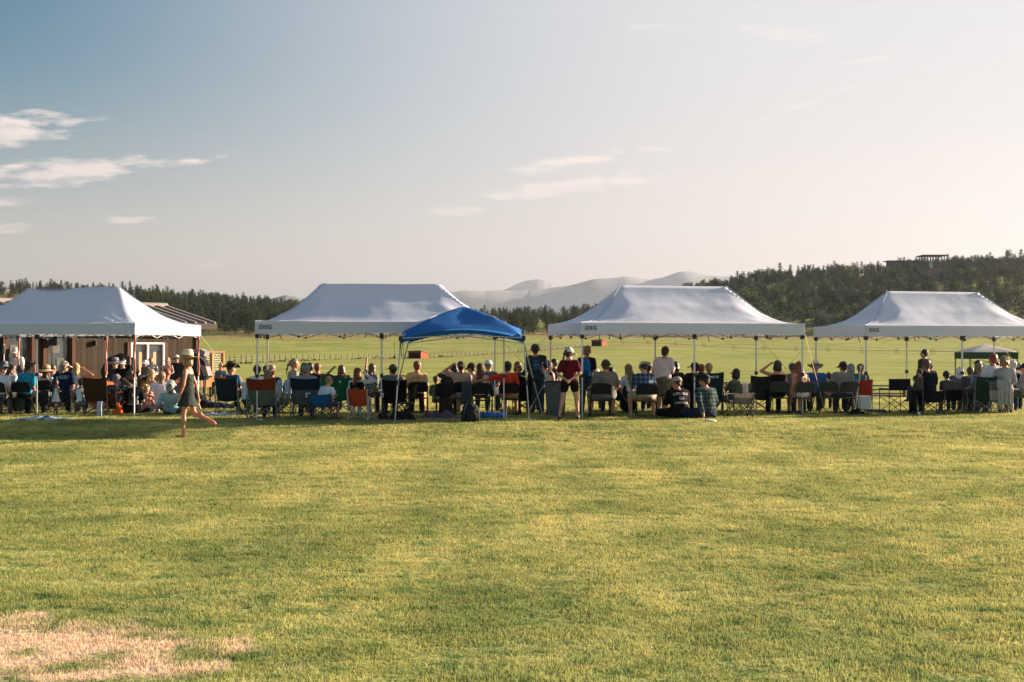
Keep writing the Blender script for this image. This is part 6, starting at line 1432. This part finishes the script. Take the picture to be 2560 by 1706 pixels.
def draped(px, D, z, w, h, label, c, name='towel', rz=0, pat=None, seed=1, cat='towel', taper=.0):
    """cloth hung over a chair back: two falls joined over the top"""
    n, m = 14, 12; vs = []
    for j in range(m+1):
        v = j/m
        for i in range(n+1):
            u = i/n*2-1; fold = .022*math.sin(u*9+seed)*(.3+v); zz = -h*v*(1+.15*noise.noise(Vector((u*2, seed, 0)))); y = -.05-.02*v+fold
            if v < .12: y = -.05*math.sin(v/.12*pi/2)
            vs.append((u*w/2*(1-taper*v)*(1+.05*math.sin(seed+v*5)), y, zz))
    for j in range(5):
        v = j/4
        for i in range(n+1): u = i/n*2-1; vs.append((u*w/2, .02+.03*v+.01*math.sin(u*8), -.28*h*v+.0))
    fs = [(j*(n+1)+i, j*(n+1)+i+1, (j+1)*(n+1)+i+1, (j+1)*(n+1)+i) for j in range(m) for i in range(n)]
    b0 = (m+1)*(n+1); fs += [(b0+j*(n+1)+i, b0+j*(n+1)+i+1, b0+(j+1)*(n+1)+i+1, b0+(j+1)*(n+1)+i) for j in range(4) for i in range(n)]; fs += [(i, i+1, b0+i+1, b0+i) for i in range(n)]
    o = mesh_obj(name, vs, fs, cloth(c, pat), smooth=True); sd = o.modifiers.new('cloth_thickness', 'SOLIDIFY'); sd.thickness = .008
    o.location = at(px, D, z); o.rotation_euler = (0, 0, R(rz)); return tag(o, label, cat)
draped(631, 37.1, .86, .55, .44, 'white towel hanging off the back of the dark-capped woman', (.62, .68, .76), seed=2)
draped(700, 36.9, .92, .14, .56, 'pale blue towel hanging from the chair beside the straw hat, left of two', (.40, .53, .68), seed=3, taper=-.3)
draped(722, 36.9, .92, .22, .50, 'pale blue towel hanging from the chair beside the straw hat, right of two', (.40, .53, .68), seed=5, taper=.6)
draped(1166, 36.5, .89, .26, .60, 'grey jacket hanging on the back of a folding chair in the middle', (.07, .10, .12), 'jacket', seed=4, cat='jacket')
draped(2488, 37.2, .89, .34, .55, 'dark grey jacket with pale edges on the chair behind the white shirt', (.10, .12, .13), 'jacket', seed=6, pat=('stripe', (.3, .28, .27), 2.0), cat='jacket')
draped(2508, 37.1, .92, .34, .66, 'light grey cardigan hanging low beside the blond woman', (.32, .32, .33), 'cardigan', seed=8, cat='cardigan')
draped(1862, 36.6, .85, .13, .38, 'pale fringed cloth on the grey-green camp chair', (.66, .55, .5), 'scarf', seed=7, cat='scarf')
draped(1115, 35.55, .44, .36, .34, 'brown garment hanging under the seat of a folding chair', (.06, .03, .025), 'garment', seed=9, cat='garment')
draped(250, 35.9, .40, .12, .42, 'small blue and white bag hanging low beside the tall brown chair', (.4, .48, .62), 'cloth_bag', seed=10, cat='bag')
# orange umbrella lying open
def umbrella(px, D, label, col, r=.85, tilt=60, rz=10, z=.38, depth=.28):
    t = empty('umbrella', at(px, D, z), 0, label, 'umbrella'); t.rotation_euler = (R(tilt), 0, R(rz)); F = fabric('umbrella_cloth', col, .12); n = 8
    for k in range(n):
        a0, a1 = 2*pi*k/n, 2*pi*(k+1)/n; vs = []; m = 5
        for j in range(m+1):
            f = j/m
            for i in range(5): a = lerp(a0, a1, i/4); rr = r*f*(1-.06*math.sin(pi*i/4)*f); vs.append((rr*cos(a), rr*sin(a), depth*(1-f**2)))
        fs = [(j*5+i, j*5+i+1, (j+1)*5+i+1, (j+1)*5+i) for j in range(m) for i in range(4)]; mesh_obj('panel', vs, fs, F, t, True)
        b = MB(); b.tube([(r*(j/5)*cos(a0), r*(j/5)*sin(a0), depth*(1-(j/5)**2)-.008) for j in range(6)], .005, 4); b.build('rib', BLK, t)
    b = MB(); b.tube([(0, 0, depth+.06), (0, 0, -.45)], .008, 5); b.build('shaft', STEEL, t)
umbrella(258, 38.6, 'open orange-red umbrella lying among the chairs on the left', (.62, .13, .05), .52, 48, 20, .50, .24)
umbrella(300, 45.8, 'black open umbrella standing on its rim in front of the cabin wall', (.015, .015, .018), .62, 75, 5, .9+.12, .2)
# loudspeakers
def speakers():
    D = 45.5; p = at(130, D); t = empty('loudspeaker_stand', p, 0, 'black tripod pole carrying the loudspeaker in front of the cabin', 'speaker stand')
    zt = ZAT(865, D); b = MB(); b.tube([(0, 0, .25), (0, 0, zt)], .018, 6); b.build('pole', BLK, t)
    for k in range(3): a = 2*pi*k/3+.4; b = MB(); b.tube([(0, 0, .75), (.42*cos(a), .42*sin(a), .01)], .014, 5); b.build('leg', BLK, t)
    p2 = p.copy(); p2.z = zt; t = empty('loudspeaker', p2, .2, 'black loudspeaker box on top of the tripod pole', 'speaker'); b = MB()
    b.loft([[(x*w, y, z) for x, y in ((-.17, -.15), (.17, -.15), (.12, .15), (-.12, .15))] for z, w in ((0, .92), (.06, 1), (.42, 1), (.5, .92))]); b.build('cabinet', BLK, t)
    b = MB(); b.box((0, -.155, .24), (.28, .012, .40)); b.build('grille', mat('speaker_grille', (.03, .03, .03), .8, .3, 60), t)
    p3 = at(137, 42.0); p3.z = ZAT(938, 42); t = empty('floor_speaker', at(137, 42.0), .1, 'low black speaker box behind the crowd, left of the blond woman', 'speaker'); b = MB(); b.box((0, 0, .55), (.34, .3, 1.08)); b.build('cabinet', BLK, t)
    b = MB(); b.box((0, -.156, .6), (.28, .012, .8)); b.build('grille', mat('speaker_grille', (.03, .03, .03), .8, .3, 60), t)
    D = 44; t = empty('thin_sign_post', at(10, D), 0, 'thin grey post with a small panel at the far left', 'post'); b = MB(); b.tube([(0, 0, 0), (0, 0, 1.9)], .015, 5); b.build('pole', STEEL, t); b = MB(); b.box((0, -.02, 1.72), (.07, .02, .28)); b.build('panel', mat('grey_panel', (.2, .26, .27), .5, .05, 3), t)
speakers()
def stroller():
    p = at(486, 44.0); t = empty('stroller', p, 0, 'big black stroller with a grey hood behind the walking woman', 'stroller'); z = .75
    b = MB(); n = 14
    for k in range(1): b.loft([[(-.50+.03*f, y*w, .75+h) for y, h in ((-.3, 0), (-.3, .1+.75*f), (.3, .1+.75*f), (.3, 0))] for f, w in ((0, .9), (.35, 1), (.7, 1), (1, .95))])
    b = MB(); pts = [(-.95, .80), (-.55, 1.02), (-.2, 1.55), (.12, 1.62), (.38, 1.35), (.46, .9), (.35, .78)]
    b.loft([[(x, y, zz) for x, zz in pts] for y in (-.3, -.1, .1, .3)]); b.build('canopy_body', mat('stroller_cloth', (.018, .022, .026), .85, .15, 6), t, False)
    b = MB(); b.loft([[(x, y, zz) for x, zz in ((-.14, 1.62), (-.05, 1.74), (.22, 1.76), (.40, 1.66), (.36, 1.52), (.1, 1.6))] for y in (-.32, 0, .32)]); b.build('hood', mat('grey_hood', (.20, .18, .19), .85, .15, 6), t)
    b = MB(); b.loft([[(x, y, zz) for x, zz in ((.22, 1.30), (.42, 1.2), (.50, .92), (.36, .9))] for y in (-.32, .32)]); b.build('side_bag', mat('grey_hood', (.20, .18, .19), .85, .15, 6), t)
    for x, y in ((-.8, -.28), (-.8, .28), (.3, -.28), (.3, .28)):
        b = MB(); ring = [(x+.16*cos(2*pi*k/14), y, .76+.0+.16*sin(2*pi*k/14)-.0) for k in range(15)]; b.tube([(q[0], q[1], q[2]-.6+.0) for q in ring], .02, 5, cap=False); b.tube([(x, y, .16), (x*.8, y, .85)], .014, 5); b.build('wheel', BLK, t)
stroller()
def crate_ramp():
    t = empty('slatted_crate', at(1003, 43.0), -.15, 'orange-brown slatted wooden crate between the grey cap and the tan T-shirt', 'crate'); W_ = mat('orange_wood', (.55, .25, .09), .7, .15, 4); me = None
    for k in range(13):
        if me is None: b = MB(); b.box((0, 0, 0), (.05, .02, .62)); o = b.build('slat', W_, t); me = o.data
        else: o = link(bpy.data.objects.new('slat', me), t)
        o.location = (-.45+k*.085, 0, .62-.012*k); 
    for z, h in ((.93, .05), (.36, .05)): b = MB(); b.box((.06, .025, z), (1.1, .04, h)); q = b.build('rail', W_, t); q.rotation_euler = (0, R(8), 0)
    for x in (-.5, .62):
        b = MB(); b.box((x, .25, .45), (.06, .5, .9)); b.build('end_panel', W_, t)
crate_ramp()
def bin_():
    p = at(1389, 36.6); t = empty('trash_bin', p, 0, 'grey-green wheeled trash bin with a dark liner bag beside the maroon T-shirt', 'bin'); G = mat('bin_plastic', (.085, .115, .12), .5, .08, 5, spec=.4)
    b = MB(); b.loft([[(x*w, y*w2, z) for x, y in ((-1, -1), (1, -1), (1, 1), (-1, 1))] for w, w2, z in ((.22, .24, .02), (.27, .29, .80), (.29, .31, .80), (.29, .31, .86), (.26, .28, .86), (.22, .25, .1))]); b.build('body', G, t)
    for k in range(4): b = MB(); b.box((-.15+k*.10, -.275-.004, .45), (.03, .03, .6)); r = b.build('rib', G, t); r.rotation_euler = (R(-4), 0, 0); r.location.y = .012
    b = MB(); n = 28; b.loft([[(.30*cos(2*pi*i/n)*(1+.05*math.sin(i*2.3)), .32*sin(2*pi*i/n)*(1+.05*math.sin(i*1.7)), z+.01*math.sin(i*3.1)) for i in range(n)] for z in (.80, .87, .90)], close=False); b.build('liner_bag', mat('black_bag', (.012, .013, .015), .3, .1, 9, spec=.5), t, True)
    b = MB(); b.tube([(-.31, -.1, .80), (-.75, .2, .0)], .009, 4); o = b.build('guy_rope', ROPE); o.location = p; tag(o, 'thin rope slanting down left of the trash bin', 'rope')
    for sx in (-1, 1): b = MB(); b.tube([(sx*.2, .22, .08), (sx*.24, .22, .08)], .08, 12); b.build('wheel', BLK, t)
bin_()
def backpacks():
    t = empty('black_backpack', at(1176, 33.0), .1, 'black backpack standing on the grass in front of the folding chairs', 'backpack'); F = mat('pack_cloth', (.012, .017, .022), .75, .2, 8, spec=.2)
    m = MB(); m.ell((0, 0, .21), (.23, .15, .22)); m.ell((0, 0, .34), (.19, .13, .12)); m.box((0, 0, .12), (.42, .26, .22)); o = fuse('pack_body', m, F, t, .022, 4, .02)
    m = MB(); m.ell((.02, -.14, .16), (.15, .06, .12)); fuse('front_pocket', m, F, t, .02, 3, .01)
    for x in (-.1, .1): b = MB(); b.tube([(x, -.1, .44), (x*1.5, -.19, .32), (x*1.7, -.18, .1)], .012, 5); b.build('strap', BLK, t)
    b = MB(); b.tube([(-.07, 0, .43), (-.04, 0, .50), (.04, 0, .50), (.07, 0, .43)], .012, 5); b.build('handle', BLK, t)
    # blue pack worn by the curly-haired person
    p = at(1466, 38.2); t = empty('blue_backpack', p, R(-10), 'bright blue backpack worn by the curly-haired standing person', 'backpack'); FB = mat('blue_pack_cloth', (.01, .17, .42), .7, .15, 8, spec=.2)
    m = MB(); m.ell((.0, -.21, 1.26), (.15, .085, .22)); m.ell((.0, -.21, 1.12), (.15, .10, .14)); fuse('pack_body', m, FB, t, .02, 3, .015)
    m = MB(); m.ell((.0, -.28, 1.10), (.11, .05, .10)); fuse('front_pocket', m, mat('blue_pack_dark', (.008, .08, .2), .7, .15, 8), t, .02, 3, .01)
    for x in (-.11, .11): b = MB(); b.tube([(x, -.14, 1.40), (x, -.03, 1.50), (x, .13, 1.38), (x*1.1, .13, 1.15)], .018, 5); b.build('strap', BLK, t)
backpacks()
def cooler():
    t = empty('white_bucket', at(2160, 37.0, .16), 0, 'white plastic tub with ridged sides beside the rightmost tent leg', 'tub'); W_ = mat('white_tub', (.55, .57, .58), .4, .05, 4, spec=.4); b = MB()
    b.loft([[(x*w, y*w, z) for x, y in ((-1, -.9), (-.9, -1), (.9, -1), (1, -.9), (1, .9), (.9, 1), (-.9, 1), (-1, .9))] for w, z in ((.125, 0), (.14, .30))]); b.build('body', W_, t)
    for z in (.26, .31): b = MB(); b.box((0, 0, z), (.305, .305, .022)); b.build('rim', W_, t)
    b = MB(); b.box((0, 0, .335), (.29, .29, .02)); b.build('lid', W_, t)
    t = empty('low_stool', at(2160, 37.0), 0, 'small dark stand under the white tub', 'stool'); b = MB(); b.box((0, 0, .145), (.32, .32, .02)); b.build('seat', BLK, t)
    for x in (-.14, .14):
        for y in (-.14, .14): b = MB(); b.tube([(x, y, 0), (x, y, .14)], .012, 5); b.build('leg', BLK, t)
    b = MB(); b.box((0, 0, .055), (.5, .34, .09)); o = b.build('folded_mat', mat('grey_mat', (.12, .14, .15), .7, .2, 6)); o.location = at(2188, 38.4); tag(o, 'grey folded mat on the grass right of the white tub', 'mat')
    b = MB(); b.tube([(0, 0, 1.25), (-.17, -.05, 0)], .011, 5); b.box((0, 0, 1.25), (.04, .04, .06)); o = b.build('walking_pole', STEEL); o.location = at(2152, 37.2); tag(o, 'thin grey pole leaning beside the rightmost tent leg', 'pole')
cooler()
def roll():
    t = empty('blue_sleeping_roll', at(1228, 35.0), R(2), 'blue rolled mattress lying right of the black backpack', 'roll'); b = MB(); b.tube([(-.42, 0, .085), (.36, 0, .085)], .085, 14); b.build('roll', mat('blue_vinyl', (.02, .15, .45), .35, .1, 5, spec=.4), t, True)
    b = MB(); b.tube([(.365, 0, .085), (.385, 0, .085)], .08, 14); b.build('end_cap', WHITE, t, False)
    for x in (-.2, .15): b = MB(); b.tube([(x-.012, 0, .085), (x+.012, 0, .085)], .089, 14); b.build('strap', BLK, t)
    b = MB(); b.box((0, 0, .04), (.10, .08, .08)); o = b.build('white_package', WHITE); o.location = at(1252, 35.0); tag(o, 'small white package at the end of the blue roll', 'package')
roll()
def frisbee():
    n = 28; b = MB(); b.loft([[(r*cos(2*pi*i/n), r*sin(2*pi*i/n), z) for i in range(n)] for r, z in ((.132, 0), (.137, .012), (.13, .026), (.10, .033), (.02, .036))]); o = b.build('frisbee', mat('white_disc', (.75, .74, .72), .4, .03, 3), smooth=True); o.location = at(1777, 33.2, .03); o.rotation_euler = (.04, .03, 0); tag(o, 'white flying disc lying alone on the grass', 'frisbee')
frisbee()
def director_chair():
    t = empty('director_chair', at(2237, 38.2), R(14), 'empty black director chair left of the man in navy-black', 'chair'); F = cloth((.014, .018, .022)); K = mat('black_tube', (.015, .016, .018), .4, .05, 4, spec=.5)
    b = MB(); n = 8; vs = [(-.30+.6*i/n, -.27-.03*sin(pi*i/n), z) for z in (.62, .93) for i in range(n+1)]; nn = len(vs); fs = [(i, i+1, n+2+i, n+1+i) for i in range(n)]; vs += [(x, y+.01, z) for x, y, z in vs]; fs += [tuple(q+nn for q in f[::-1]) for f in fs]; b.add(vs, fs); b.build('backrest', F, t)
    b = MB(); b.box((0, 0, .46), (.56, .46, .02)); b.build('seat', F, t)
    for sx in (-1, 1):
        for y, h in ((-.26, .94), (.26, .66)): b = MB(); b.tube([(sx*.31, y, 0), (sx*.31, y, h)], .013, 5); b.build('leg', K, t)
        b = MB(); b.tube([(sx*.31, -.26, .66), (sx*.31, .27, .66)], .02, 5); b.build('armrest', K, t)
        b = MB(); b.tube([(sx*.31, -.26, .04), (sx*.31, .26, .04)], .011, 5); b.build('rail', K, t)
        for y in (-.26, .26): b = MB(); b.tube([(sx*.31, y, .05), (-sx*.3, y, .45)], .011, 5); b.build('cross_bar', K, t)
    b = MB(); b.box((0, 0, .66), (.03, .03, .03))
director_chair()
cupm(2297, 36.6, 0, 'white paper cup standing on the grass below the man in navy-black')
cupm(649, 33.6, .04, 'white cup lying on its side under the red camp chair', True)
cupm(836, 34.3, .60, 'white paper cup held at the knee of the blond boy')
cupm(1682, 36.8, 1.22, 'white paper cup in the hand of the man in the pale pink T-shirt')
cupm(955, 35.0, .52, 'white paper cup on the arm of the orange-red chair')
b = MB(); b.box((0, 0, 0), (.12, .012, .11)); o = b.build('paper_label', WHITE); o.location = at(770, 34.45, .60); tag(o, 'white paper tag pinned to the back of the navy and grey chair', 'tag')
# boy's blue-green pack hanging on the red chair's arm
b = MB(); b.ell((0, 0, 0), (.13, .08, .20)); b.ell((0, -.05, -.05), (.10, .06, .11)); t_ = fuse('shoulder_bag', b, cloth((.22, .28, .14), ('floral', (.5, .55, .5), 9)), None, .02, 3, .02); t_.location = at(712, 35.2, .50); tag(t_, 'olive and white patterned bag hanging between the red and the navy chair', 'bag')
for px, D, c, lb in ((636, 36.6, (.5, .3, .25), 'flip-flops lying on the grass under the red chair'), (690, 36.4, (.5, .45, .4), 'pair of pale sandals on the grass right of the red chair')):
    b = MB()
    for k in (-1, 1): b.loft([[(k*.07+x, y*l, z) for x, y in ((-.035, -1), (.035, -1), (.045, .6), (0, 1), (-.045, .6))] for l, z in ((.13, .005), (.13, .025))]); b.tube([(k*.07-.03, 0, .03), (k*.07, .06, .05), (k*.07+.03, 0, .03)], .006, 4)
    o = b.build('sandals', cloth(c)); o.location = at(px, D); tag(o, lb, 'sandals')
finish_people()
